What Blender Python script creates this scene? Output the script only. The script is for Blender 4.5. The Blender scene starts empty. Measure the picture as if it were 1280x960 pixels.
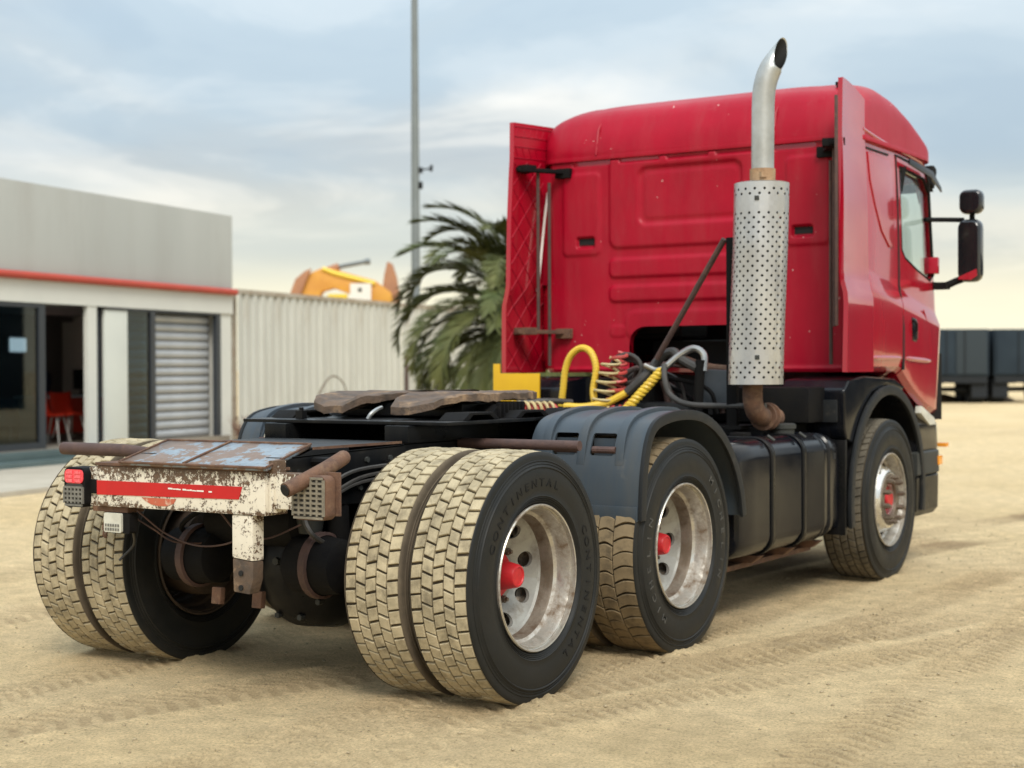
import bpy, bmesh, math, random
import numpy as np
from mathutils import Vector, Matrix, Euler
random.seed(7)
S = bpy.context.scene
COL = S.collection
PI = math.pi

# ------------------------------------------------------------------ camera
cam_d = bpy.data.cameras.new('camera')
cam = bpy.data.objects.new('camera', cam_d)
COL.objects.link(cam)
yaw, pit, rol = 0.5704, -0.0100, -0.0040
CAM = Vector((-5.515, -4.670, 1.402))
Fv = Vector((math.cos(yaw) * math.cos(pit), math.sin(yaw) * math.cos(pit), math.sin(pit)))
Rv = Vector((math.sin(yaw), -math.cos(yaw), 0))
Uv = Rv.cross(Fv)
R2 = Rv * math.cos(rol) + Uv * math.sin(rol)
U2 = Uv * math.cos(rol) - Rv * math.sin(rol)
cam.matrix_world = Matrix(((R2.x, U2.x, -Fv.x, CAM.x), (R2.y, U2.y, -Fv.y, CAM.y), (R2.z, U2.z, -Fv.z, CAM.z), (0, 0, 0, 1)))
cam_d.sensor_width = 36
cam_d.lens = 1934.99 / 1280 * 36
cam_d.clip_start = 0.1
cam_d.clip_end = 3000
cam_d.dof.use_dof = True
cam_d.dof.focus_distance = 6.4
cam_d.dof.aperture_fstop = 2.5
S.camera = cam

# ------------------------------------------------------------------ sky, sun, exposure
SUN_EL, SUN_AZ = math.radians(46), math.radians(222)     # azimuth of the sun, counter-clockwise from +x
W = bpy.data.worlds.new('World')
S.world = W
W.use_nodes = True
nt = W.node_tree
nt.nodes.clear()


def nd(t, kind, **kw):
    n = t.nodes.new(kind)
    for k, v in kw.items():
        if k.startswith('i_'):
            n.inputs[k[2:].replace('_', ' ')].default_value = v
        else:
            setattr(n, k, v)
    return n


def ramp(t, pts, interp='EASE'):
    n = t.nodes.new('ShaderNodeValToRGB')
    cr = n.color_ramp
    cr.interpolation = interp
    while len(cr.elements) < len(pts):
        cr.elements.new(0.5)
    for e, (p, c) in zip(cr.elements, pts):
        e.position = p
        e.color = (c[0], c[1], c[2], 1) if not isinstance(c, (int, float)) else (c, c, c, 1)
    return n


def mixc(t, fac, a, b, blend='MIX'):
    n = t.nodes.new('ShaderNodeMix')
    n.data_type = 'RGBA'
    n.blend_type = blend
    for sock, v in ((n.inputs[0], fac), (n.inputs[6], a), (n.inputs[7], b)):
        if isinstance(v, bpy.types.NodeSocket):
            t.links.new(v, sock)
        elif isinstance(v, (int, float)):
            sock.default_value = v
        else:
            sock.default_value = (v[0], v[1], v[2], 1)
    return n.outputs[2]


def mth(t, op, a, b=None, clamp=False):
    n = t.nodes.new('ShaderNodeMath')
    n.operation = op
    n.use_clamp = clamp
    for sock, v in ((n.inputs[0], a), (n.inputs[1], b)):
        if v is None:
            continue
        if isinstance(v, bpy.types.NodeSocket):
            t.links.new(v, sock)
        else:
            sock.default_value = v
    return n.outputs[0]


sky = nd(nt, 'ShaderNodeTexSky', sky_type='NISHITA', sun_disc=False, sun_elevation=SUN_EL, sun_rotation=PI / 2 - SUN_AZ, dust_density=2.0)
tc = nd(nt, 'ShaderNodeTexCoord')
sep = nd(nt, 'ShaderNodeSeparateXYZ')
nt.links.new(tc.outputs['Generated'], sep.inputs[0])
zc = mth(nt, 'MAXIMUM', sep.outputs[2], 0.0)
den = mth(nt, 'ADD', zc, 0.16)
comb = nd(nt, 'ShaderNodeCombineXYZ')
nt.links.new(mth(nt, 'DIVIDE', sep.outputs[0], den), comb.inputs[0])
nt.links.new(mth(nt, 'DIVIDE', sep.outputs[1], den), comb.inputs[1])
n1 = nd(nt, 'ShaderNodeTexNoise', i_Scale=0.75, i_Detail=5.0, i_Roughness=0.5, i_Distortion=0.5)
n2 = nd(nt, 'ShaderNodeTexNoise', i_Scale=1.5, i_Detail=6.0, i_Roughness=0.55, i_Distortion=0.5)
mp = nd(nt, 'ShaderNodeMapping')
mp.inputs['Location'].default_value = (3.7, 1.9, 0.4)
nt.links.new(comb.outputs[0], mp.inputs[0])
nt.links.new(mp.outputs[0], n1.inputs['Vector'])
nt.links.new(mp.outputs[0], n2.inputs['Vector'])
CLOUD = ramp(nt, [(0.30, (4.7, 5.35, 5.9)), (0.45, (5.7, 6.3, 6.6)), (0.56, (7.6, 7.9, 7.8)), (0.70, (9.3, 9.3, 8.9))])
nt.links.new(n2.outputs[0], CLOUD.inputs[0])
COVER = ramp(nt, [(0.36, 0.45), (0.56, 0.95)])
nt.links.new(n1.outputs[0], COVER.inputs[0])
skyblue = mixc(nt, 0.75, sky.outputs[0], (5.1, 6.8, 8.1))
up = mixc(nt, COVER.outputs[0], skyblue, CLOUD.outputs[0])
HOR = ramp(nt, [(0.0, 1.0), (0.04, 0.86), (0.08, 0.34), (0.14, 0.0)])
nt.links.new(zc, HOR.inputs[0])
# an overcast sky grows brighter towards the zenith
gain = mth(nt, 'MULTIPLY_ADD', zc, 1.5)
gain.node.inputs[2].default_value = 0.76
gcol = nd(nt, 'ShaderNodeCombineXYZ')
for q in range(3):
    nt.links.new(gain, gcol.inputs[q])
up = mixc(nt, 1.0, up, gcol.outputs[0], 'MULTIPLY')
col = mixc(nt, HOR.outputs[0], up, (10.4, 9.7, 7.1))
bg = nd(nt, 'ShaderNodeBackground')
bg.inputs['Strength'].default_value = 0.1
nt.links.new(col, bg.inputs[0])
wo = nd(nt, 'ShaderNodeOutputWorld')
nt.links.new(bg.outputs[0], wo.inputs[0])

sd = bpy.data.lights.new('sun', 'SUN')
sd.energy = 2.6
sd.angle = math.radians(22)
sd.color = (1.0, 0.95, 0.86)
sun = bpy.data.objects.new('sun', sd)
COL.objects.link(sun)
tosun = Vector((math.cos(SUN_EL) * math.cos(SUN_AZ), math.cos(SUN_EL) * math.sin(SUN_AZ), math.sin(SUN_EL)))
sun.rotation_euler = tosun.to_track_quat('Z', 'Y').to_euler()
sun.location = (0, 0, 30)
S.view_settings.view_transform = 'Standard'
S.view_settings.look = 'None'
S.view_settings.exposure = 0.12
S.view_settings.gamma = 1.0
S.render.engine = 'CYCLES'
S.cycles.use_denoising = True
S.cycles.max_bounces = 6


# ------------------------------------------------------------------ materials
def mat(name, c1, c2=None, scale=4.0, rough=0.5, rough2=None, metal=0.0, bump=0.0, bscale=60.0, dirt=None, dlo=0.5, dhi=0.7,
        dscale=3.0, drough=0.9, coat=0.0, stretch=(1, 1, 1), bdist=0.01, spec=0.5, chips=None, film=None):
    m = bpy.data.materials.new(name)
    m.use_nodes = True
    t = m.node_tree
    b = t.nodes['Principled BSDF']
    co = nd(t, 'ShaderNodeTexCoord').outputs['Object']
    if stretch != (1, 1, 1):
        mp = nd(t, 'ShaderNodeMapping')
        mp.inputs['Scale'].default_value = stretch
        t.links.new(co, mp.inputs[0])
        co = mp.outputs[0]
    n = nd(t, 'ShaderNodeTexNoise', i_Scale=scale, i_Detail=6.0, i_Roughness=0.6)
    t.links.new(co, n.inputs['Vector'])
    r = ramp(t, [(0.35, 0.0), (0.66, 1.0)], 'LINEAR')
    t.links.new(n.outputs[0], r.inputs[0])
    c = mixc(t, r.outputs[0], c1, c2 or c1)
    rr = mth(t, 'MULTIPLY_ADD', r.outputs[0], (rough2 if rough2 is not None else rough) - rough)
    rr.node.inputs[2].default_value = rough
    met = None
    if dirt:
        dn = nd(t, 'ShaderNodeTexNoise', i_Scale=dscale, i_Detail=9.0, i_Roughness=0.68)
        mp2 = nd(t, 'ShaderNodeMapping')
        mp2.inputs['Location'].default_value = (5.3, 1.7, 8.1)
        t.links.new(co, mp2.inputs[0])
        t.links.new(mp2.outputs[0], dn.inputs['Vector'])
        dr = ramp(t, [(dlo, 0.0), (dhi, 1.0)], 'LINEAR')
        t.links.new(dn.outputs[0], dr.inputs[0])
        c = mixc(t, dr.outputs[0], c, dirt)
        mx = nd(t, 'ShaderNodeMix')
        t.links.new(dr.outputs[0], mx.inputs[0])
        t.links.new(rr, mx.inputs[2])
        mx.inputs[3].default_value = drough
        rr = mx.outputs[0]
        if metal:
            met = mth(t, 'MULTIPLY', mth(t, 'SUBTRACT', 1.0, dr.outputs[0]), metal)
    if film:      # thin uneven road film with run marks
        fm_ = nd(t, 'ShaderNodeMapping')
        fm_.inputs['Scale'].default_value = (2.2, 5.0, 0.9)
        t.links.new(co, fm_.inputs[0])
        fn_ = nd(t, 'ShaderNodeTexNoise', i_Scale=1.6, i_Detail=8.0, i_Roughness=0.7)
        t.links.new(fm_.outputs[0], fn_.inputs['Vector'])
        fr_ = ramp(t, [(0.45, 0.0), (0.85, film[3])], 'LINEAR')
        t.links.new(fn_.outputs[0], fr_.inputs[0])
        c = mixc(t, fr_.outputs[0], c, film[:3])
    if chips:
        cn_ = nd(t, 'ShaderNodeTexNoise', i_Scale=chips[3], i_Detail=2.0, i_Roughness=0.4)
        t.links.new(co, cn_.inputs['Vector'])
        cr_ = ramp(t, [(chips[4], 0.0), (chips[4] + 0.015, 1.0)], 'LINEAR')
        t.links.new(cn_.outputs[0], cr_.inputs[0])
        c = mixc(t, cr_.outputs[0], c, chips[:3])
    t.links.new(c, b.inputs['Base Color'])
    t.links.new(rr, b.inputs['Roughness'])
    b.inputs['Metallic'].default_value = metal
    if met:
        t.links.new(met, b.inputs['Metallic'])
    b.inputs['Coat Weight'].default_value = coat
    b.inputs['Coat Roughness'].default_value = 0.04
    b.inputs['Coat IOR'].default_value = 1.55
    b.inputs['Specular IOR Level'].default_value = spec
    if bump:
        bn = nd(t, 'ShaderNodeTexNoise', i_Scale=bscale, i_Detail=5.0, i_Roughness=0.65)
        t.links.new(co, bn.inputs['Vector'])
        bu = nd(t, 'ShaderNodeBump')
        bu.inputs['Strength'].default_value = bump
        bu.inputs['Distance'].default_value = bdist
        t.links.new(bn.outputs[0], bu.inputs['Height'])
        t.links.new(bu.outputs[0], b.inputs['Normal'])
    return m


def glassmat(name, tint, opacity, rough=0.02):
    m = bpy.data.materials.new(name)
    m.use_nodes = True
    t = m.node_tree
    t.nodes.clear()
    tr = nd(t, 'ShaderNodeBsdfTransparent')
    tr.inputs[0].default_value = (*tint, 1)
    gl = nd(t, 'ShaderNodeBsdfGlossy')
    gl.inputs['Roughness'].default_value = rough
    fr = nd(t, 'ShaderNodeLayerWeight')
    fr.inputs[0].default_value = 0.5
    f5 = mth(t, 'MULTIPLY', mth(t, 'POWER', fr.outputs['Facing'], 5.0), 0.95)
    mx = nd(t, 'ShaderNodeMixShader')
    t.links.new(mth(t, 'ADD', f5, opacity, True), mx.inputs[0])
    t.links.new(tr.outputs[0], mx.inputs[1])
    t.links.new(gl.outputs[0], mx.inputs[2])
    o = nd(t, 'ShaderNodeOutputMaterial')
    t.links.new(mx.outputs[0], o.inputs[0])
    return m


RED = (0.42, 0.006, 0.024)
M = {}
M['red'] = mat('red_paint', (0.40, 0.002, 0.018), (0.35, 0.002, 0.016), 1.5, 0.16, 0.22, spec=0.3, coat=0.9, chips=(0.45, 0.2, 0.18, 30, 0.775), film=(0.33, 0.07, 0.065, 0.30), dirt=(0.36, 0.07, 0.07), dlo=0.68, dhi=1.0, dscale=5, drough=0.4)
M['red_dusty'] = mat('red_paint_dusty', (0.37, 0.0015, 0.019), (0.31, 0.0015, 0.016), 2.0, 0.36, 0.46, dirt=(0.36, 0.06, 0.07), dlo=0.62, dhi=0.95, dscale=4, drough=0.65, bump=0.05, bscale=8, spec=0.22, chips=(0.55, 0.30, 0.28, 26, 0.76), film=(0.30, 0.07, 0.07, 0.30))
M['red_hub'] = mat('red_hub_paint', (0.55, 0.012, 0.02), (0.42, 0.01, 0.015), 20, 0.4, 0.5, dirt=(0.2, 0.08, 0.05), dlo=0.6, dhi=0.85, dscale=25)
M['black'] = mat('black_paint', (0.004, 0.005, 0.006), (0.007, 0.007, 0.008), 5, 0.25, 0.4, dirt=(0.06, 0.05, 0.038), dlo=0.62, dhi=1.0, dscale=6, spec=0.18, film=(0.07, 0.058, 0.042, 0.22))
M['black_gloss'] = mat('gloss_black_plastic', (0.004, 0.005, 0.008), None, 5, 0.13, 0.24, dirt=(0.06, 0.05, 0.04), dlo=0.62, dhi=1.05, dscale=5, spec=0.30, film=(0.07, 0.058, 0.042, 0.22))
M['black_matt'] = mat('matt_black', (0.006, 0.006, 0.007), (0.011, 0.010, 0.009), 8, 0.6, 0.85, bump=0.2, dirt=(0.045, 0.036, 0.026), dlo=0.62, dhi=1.0, dscale=8, spec=0.12)
M['dark_int'] = mat('dark_interior', (0.010, 0.010, 0.011), None, 8, 0.9)
M['plastic_blue'] = mat('slate_blue_plastic', (0.036, 0.050, 0.066), (0.046, 0.060, 0.074), 3, 0.42, 0.55, dirt=(0.16, 0.14, 0.115), dlo=0.6, dhi=0.95, dscale=5, film=(0.10, 0.085, 0.062, 0.5))
M['plastic_dark'] = mat('dark_grey_plastic', (0.014, 0.016, 0.018), (0.02, 0.021, 0.022), 6, 0.40, 0.55, spec=0.2, dirt=(0.13, 0.11, 0.085), dlo=0.58, dhi=0.95, dscale=6)
M['rubber'] = mat('tyre_rubber', (0.011, 0.012, 0.012), (0.017, 0.017, 0.016), 7, 0.40, 0.56, bump=0.06, bscale=90, dirt=(0.036, 0.030, 0.021), dlo=0.52, dhi=1.0, dscale=5, spec=0.22)
M['rubber_dusty'] = mat('dusty_tyre_rubber', (0.115, 0.088, 0.058), (0.075, 0.057, 0.038), 7, 0.85, 0.95, bump=0.06, bscale=90, dirt=(0.16, 0.125, 0.08), dlo=0.52, dhi=0.85, dscale=8)
M['rubber_text'] = mat('tyre_lettering', (0.075, 0.072, 0.064), (0.03, 0.03, 0.028), 30, 0.55, 0.7)
M['rubber_text_dark'] = mat('tyre_lettering_dark', (0.009, 0.009, 0.009), None, 30, 0.6, spec=0.2)
M['groove'] = mat('tread_groove', (0.095, 0.073, 0.046), (0.055, 0.042, 0.027), 25, 0.9)
M['tread'] = mat('dusty_tread', (0.50, 0.42, 0.275), (0.33, 0.275, 0.175), 11, 0.9, bump=0.6, bscale=110, bdist=0.004, dirt=(0.11, 0.088, 0.056), dlo=0.48, dhi=0.76, dscale=11)
M['tread_brown'] = mat('brown_tread', (0.245, 0.180, 0.100), (0.165, 0.120, 0.066), 9, 0.85, bump=0.35, bscale=160, bdist=0.003, dirt=(0.06, 0.047, 0.03), dlo=0.5, dhi=0.75, dscale=12)
M['tread_grey'] = mat('grey_brown_tread', (0.150, 0.128, 0.092), (0.090, 0.078, 0.058), 9, 0.85, bump=0.35, bscale=160, bdist=0.003, dirt=(0.05, 0.043, 0.032), dlo=0.5, dhi=0.75, dscale=12)
M['rim'] = mat('dirty_steel_rim', (0.62, 0.60, 0.55), (0.46, 0.43, 0.38), 7, 0.27, 0.42, metal=0.85, bump=0.12, bscale=70, dirt=(0.14, 0.095, 0.058), dlo=0.46, dhi=0.66, dscale=8, drough=0.8)
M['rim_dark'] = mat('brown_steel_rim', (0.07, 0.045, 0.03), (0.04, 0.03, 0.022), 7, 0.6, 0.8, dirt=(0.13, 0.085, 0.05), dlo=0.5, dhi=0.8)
M['rim_inner'] = mat('stained_rim_well', (0.34, 0.30, 0.25), (0.16, 0.125, 0.09), 6, 0.38, 0.6, metal=0.7, bump=0.15, bscale=60, dirt=(0.085, 0.055, 0.034), dlo=0.46, dhi=0.62, dscale=6, drough=0.85)
M['disc'] = mat('grey_wheel_disc', (0.36, 0.36, 0.33), (0.25, 0.24, 0.22), 8, 0.4, 0.55, metal=0.4, dirt=(0.13, 0.10, 0.07), dlo=0.52, dhi=0.75, dscale=9)
M['alloy'] = mat('polished_alloy', (0.74, 0.73, 0.70), (0.62, 0.60, 0.56), 6, 0.22, 0.35, metal=0.9, dirt=(0.22, 0.17, 0.12), dlo=0.56, dhi=0.8, dscale=9)
M['shield'] = mat('perforated_steel', (0.60, 0.60, 0.60), (0.44, 0.44, 0.445), 5, 0.30, 0.44, metal=0.9, bump=0.10, bscale=9, bdist=0.03, dirt=(0.30, 0.26, 0.21), dlo=0.60, dhi=0.9, dscale=5, stretch=(1, 1, 0.4))
M['stackpipe'] = mat('weathered_pipe', (0.52, 0.53, 0.52), (0.36, 0.36, 0.34), 5, 0.34, 0.5, metal=0.8, bump=0.1, bscale=30, dirt=(0.22, 0.18, 0.14), dlo=0.58, dhi=0.85, dscale=6)
M['soot_shade_black'] = mat('soot_shade_black', (0.006, 0.006, 0.006), None, 5, 0.8)  # black of soot, seals and seams; also shade painted in the latch pockets
M['rust'] = mat('brown_rust', (0.15, 0.075, 0.043), (0.085, 0.045, 0.03), 14, 0.8, bump=0.45, bscale=90, dirt=(0.24, 0.15, 0.09), dlo=0.52, dhi=0.8, dscale=18)
M['rust_pipe'] = mat('rusty_pipe', (0.085, 0.045, 0.036), (0.06, 0.034, 0.030), 14, 0.62, 0.75, bump=0.35, bscale=90, dirt=(0.17, 0.09, 0.06), dlo=0.55, dhi=0.85, dscale=14)
M['rust_tan'] = mat('tan_rust', (0.36, 0.225, 0.125), (0.22, 0.13, 0.075), 9, 0.8, bump=0.7, bscale=45, dirt=(0.40, 0.29, 0.18), dlo=0.52, dhi=0.72, dscale=7)
M['fw_rust'] = mat('coupling_rust', (0.135, 0.085, 0.054), (0.06, 0.043, 0.032), 10, 0.62, bump=0.6, bscale=60, dirt=(0.33, 0.215, 0.125), dlo=0.52, dhi=0.70, dscale=7)
M['redcloth'] = mat('red_strip', (0.52, 0.004, 0.008), (0.45, 0.004, 0.008), 8, 0.35, dirt=(0.42, 0.06, 0.04), dlo=0.62, dhi=0.8, dscale=14)
M['orange_smear'] = mat('faded_red_smear', (0.50, 0.10, 0.05), (0.42, 0.13, 0.07), 20, 0.6, dirt=(0.62, 0.48, 0.36), dlo=0.55, dhi=0.65, dscale=20)
M['white'] = mat('white_print', (0.75, 0.72, 0.66), None, 8, 0.6)
M['redlens'] = mat('red_lens', (0.75, 0.015, 0.04), (0.85, 0.10, 0.12), 60, 0.15, 0.25, coat=0.6)
M['greylens'] = mat('dusty_lens', (0.20, 0.19, 0.165), (0.12, 0.115, 0.10), 18, 0.5, 0.65)
M['tanlens'] = mat('mud_caked_lens', (0.24, 0.21, 0.155), (0.15, 0.13, 0.098), 18, 0.8, bump=0.3)
M['lenspit'] = mat('lens_pit', (0.035, 0.032, 0.028), None, 18, 0.6)
M['nut_dirty'] = mat('dirty_steel_nut', (0.20, 0.16, 0.12), (0.12, 0.09, 0.065), 30, 0.55, metal=0.4)
M['amber'] = mat('amber_lens', (0.85, 0.32, 0.03), None, 18, 0.2, coat=0.5)
M['milk'] = mat('milky_lens', (0.62, 0.61, 0.53), (0.5, 0.49, 0.42), 18, 0.35)
M['yellow'] = mat('yellow_paint', (0.72, 0.43, 0.008), (0.66, 0.38, 0.01), 5, 0.38, dirt=(0.42, 0.28, 0.05), dlo=0.6, dhi=0.9)
M['yellow_hose'] = mat('yellow_hose', (0.74, 0.50, 0.045), (0.62, 0.40, 0.04), 9, 0.42, dirt=(0.35, 0.22, 0.06), dlo=0.6, dhi=0.9, dscale=12)
M['red_hose'] = mat('red_hose', (0.52, 0.07, 0.06), (0.38, 0.06, 0.05), 9, 0.45)
M['cream_hose'] = mat('cream_hose', (0.55, 0.45, 0.22), (0.46, 0.36, 0.18), 9, 0.5)
M['grey_hose'] = mat('dusty_black_hose', (0.055, 0.05, 0.045), (0.03, 0.028, 0.026), 12, 0.55)
M['chrome'] = mat('worn_chrome', (0.36, 0.36, 0.35), None, 8, 0.3, metal=0.9)
M['grey'] = mat('grey_plastic', (0.045, 0.047, 0.044), (0.036, 0.038, 0.036), 8, 0.5, spec=0.2)
M['greybox'] = mat('blue_grey_box', (0.085, 0.10, 0.12), (0.06, 0.07, 0.08), 6, 0.5)
M['glass'] = glassmat('cab_glass', (0.90, 0.95, 0.93), 0.04)
M['officeglass'] = glassmat('office_glass', (0.30, 0.44, 0.50), 0.06)
M['mirror'] = mat('mirror_shell', (0.012, 0.014, 0.018), None, 5, 0.18, coat=0.4)
# flaking white paint over rust
m = bpy.data.materials.new('flaking_white_paint')
m.use_nodes = True
t = m.node_tree
b = t.nodes['Principled BSDF']
co = nd(t, 'ShaderNodeTexCoord').outputs['Object']
na = nd(t, 'ShaderNodeTexNoise', i_Scale=70.0, i_Detail=8.0, i_Roughness=0.75)
nb = nd(t, 'ShaderNodeTexNoise', i_Scale=13.0, i_Detail=5.0, i_Roughness=0.65)
nc = nd(t, 'ShaderNodeTexNoise', i_Scale=90.0, i_Detail=3.0)
for q in (na, nb, nc):
    t.links.new(co, q.inputs['Vector'])
# paint flakes most along the beam's upper and lower edges (wear, by height)
sx = nd(t, 'ShaderNodeSeparateXYZ')
t.links.new(co, sx.inputs[0])
wear = ramp(t, [(0.0, 0.06), (0.30, 0.05), (0.50, 0.055), (0.515, 0.14), (0.55, 0.06), (0.66, 0.055), (0.74, 0.10), (0.83, 0.125), (0.865, 0.17), (1.0, 0.2)], 'LINEAR')
t.links.new(mth(t, 'MULTIPLY_ADD', sx.outputs[2], 2.0), wear.inputs[0])
wear.inputs[0].links[0].from_node.inputs[2].default_value = -1.10
s1 = mth(t, 'ADD', mth(t, 'MULTIPLY', na.outputs[0], 0.62), mth(t, 'MULTIPLY', nb.outputs[0], 0.42))
s1 = mth(t, 'ADD', s1, wear.outputs[0])
msk = ramp(t, [(0.612, 0.0), (0.635, 1.0)], 'LINEAR')
t.links.new(s1, msk.inputs[0])
rc = mixc(t, nc.outputs[0], (0.055, 0.032, 0.02), (0.17, 0.10, 0.055))
wc = mixc(t, nb.outputs[0], (0.76, 0.71, 0.60), (0.64, 0.57, 0.45))
t.links.new(mixc(t, msk.outputs[0], wc, rc), b.inputs['Base Color'])
b.inputs['Roughness'].default_value = 0.6
bu = nd(t, 'ShaderNodeBump', invert=True)
bu.inputs['Strength'].default_value = 0.6
bu.inputs['Distance'].default_value = 0.004
t.links.new(msk.outputs[0], bu.inputs['Height'])
t.links.new(bu.outputs[0], b.inputs['Normal'])
M['flaky'] = m
# peeling blue-grey paint on the ramp plate
m = bpy.data.materials.new('peeling_blue_paint')
m.use_nodes = True
t = m.node_tree
b = t.nodes['Principled BSDF']
co = nd(t, 'ShaderNodeTexCoord').outputs['Object']
na = nd(t, 'ShaderNodeTexNoise', i_Scale=9.0, i_Detail=9.0, i_Roughness=0.70)
nb = nd(t, 'ShaderNodeTexNoise', i_Scale=45.0, i_Detail=5.0)
t.links.new(co, na.inputs['Vector'])
t.links.new(co, nb.inputs['Vector'])
msk = ramp(t, [(0.48, 0.0), (0.505, 1.0)], 'LINEAR')
t.links.new(na.outputs[0], msk.inputs[0])
rc = mixc(t, nb.outputs[0], (0.13, 0.085, 0.065), (0.24, 0.165, 0.12))
t.links.new(mixc(t, msk.outputs[0], mixc(t, nb.outputs[0], (0.15, 0.19, 0.23), (0.28, 0.335, 0.385)), rc), b.inputs['Base Color'])
b.inputs['Roughness'].default_value = 0.5
M['peeling'] = m
# setting
M['plaster'] = mat('grey_plaster', (0.42, 0.43, 0.412), (0.385, 0.395, 0.378), 0.8, 0.9, bump=0.08, bscale=60, dirt=(0.35, 0.345, 0.325), dlo=0.50, dhi=0.85, dscale=1.6, stretch=(1, 1, 0.18))
M['plaster_light'] = mat('pale_plaster', (0.62, 0.62, 0.57), (0.57, 0.57, 0.53), 0.8, 0.9, bump=0.08, bscale=60)
M['panel'] = mat('pale_door_panel', (0.62, 0.64, 0.59), (0.57, 0.59, 0.55), 1.0, 0.4)
M['redpipe'] = mat('red_pipe_paint', (0.46, 0.055, 0.03), (0.40, 0.05, 0.03), 3, 0.55)
M['anthracite'] = mat('anthracite_frame', (0.028, 0.033, 0.040), None, 3, 0.45)
M['shutter'] = mat('aluminium_slat', (0.46, 0.47, 0.48), (0.40, 0.41, 0.42), 3, 0.42, 0.5, metal=0.35)
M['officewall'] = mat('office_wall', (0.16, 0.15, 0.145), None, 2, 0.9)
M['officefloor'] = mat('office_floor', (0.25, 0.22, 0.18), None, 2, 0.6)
M['redseat'] = mat('red_plastic_seat', (0.62, 0.035, 0.012), None, 3, 0.4)
M['whitetable'] = mat('white_laminate', (0.62, 0.64, 0.66), None, 3, 0.4)
M['paleleg'] = mat('pale_metal_leg', (0.55, 0.52, 0.48), None, 3, 0.4)
M['navy'] = mat('navy_fabric', (0.012, 0.022, 0.07), None, 6, 0.9)
M['step'] = mat('green_grey_step', (0.095, 0.135, 0.135), (0.075, 0.11, 0.11), 2, 0.45)
M['concrete'] = mat('dusty_concrete', (0.44, 0.40, 0.33), (0.37, 0.335, 0.27), 2, 0.9, bump=0.3, bscale=20)
M['sheet'] = mat('weathered_sheet', (0.52, 0.52, 0.475), (0.45, 0.45, 0.41), 1.6, 0.7, dirt=(0.33, 0.27, 0.20), dlo=0.56, dhi=0.85, dscale=2.2, stretch=(1, 1, 0.3))
M['sheetrust'] = mat('rusted_rail', (0.30, 0.24, 0.18), (0.40, 0.36, 0.30), 3, 0.8)
M['pole'] = mat('galvanised_pole', (0.20, 0.225, 0.23), (0.17, 0.19, 0.195), 2, 0.5, metal=0.3)
M['exyellow'] = mat('faded_machine_yellow', (0.70, 0.36, 0.05), (0.60, 0.27, 0.05), 1.6, 0.5)
M['exbright'] = mat('bright_machine_yellow', (0.78, 0.55, 0.03), None, 1.6, 0.45)
M['exbrown'] = mat('weathered_orange', (0.42, 0.20, 0.10), (0.34, 0.16, 0.09), 2, 0.7)
M['trailer'] = mat('slate_trailer', (0.026, 0.038, 0.050), (0.019, 0.028, 0.039), 0.7, 0.9, spec=0.2)
M['trailer_pale'] = mat('grey_trailer_door', (0.036, 0.046, 0.054), None, 0.7, 0.9, spec=0.2)
M['trailer_dark'] = mat('trailer_underframe', (0.006, 0.009, 0.013), None, 2, 0.8)
M['soil'] = mat('red_brown_soil', (0.14, 0.085, 0.05), (0.20, 0.14, 0.09), 1, 0.95)
M['leaf'] = mat('palm_leaf', (0.058, 0.076, 0.020), (0.135, 0.140, 0.048), 1.4, 0.55, 0.65, spec=0.3)
M['leafdry'] = mat('dry_palm_leaf', (0.16, 0.125, 0.07), (0.10, 0.085, 0.05), 1.5, 0.7)
M['rachis'] = mat('palm_rachis', (0.17, 0.17, 0.07), None, 3, 0.6)
M['trunk'] = mat('palm_trunk', (0.10, 0.075, 0.05), (0.06, 0.045, 0.03), 6, 0.95, bump=0.6, bscale=12)
M['dryplant'] = mat('dry_stem', (0.20, 0.10, 0.075), (0.14, 0.075, 0.05), 6, 0.9)
M['twig'] = mat('grey_brown_twig', (0.16, 0.13, 0.10), None, 6, 0.9)


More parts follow.
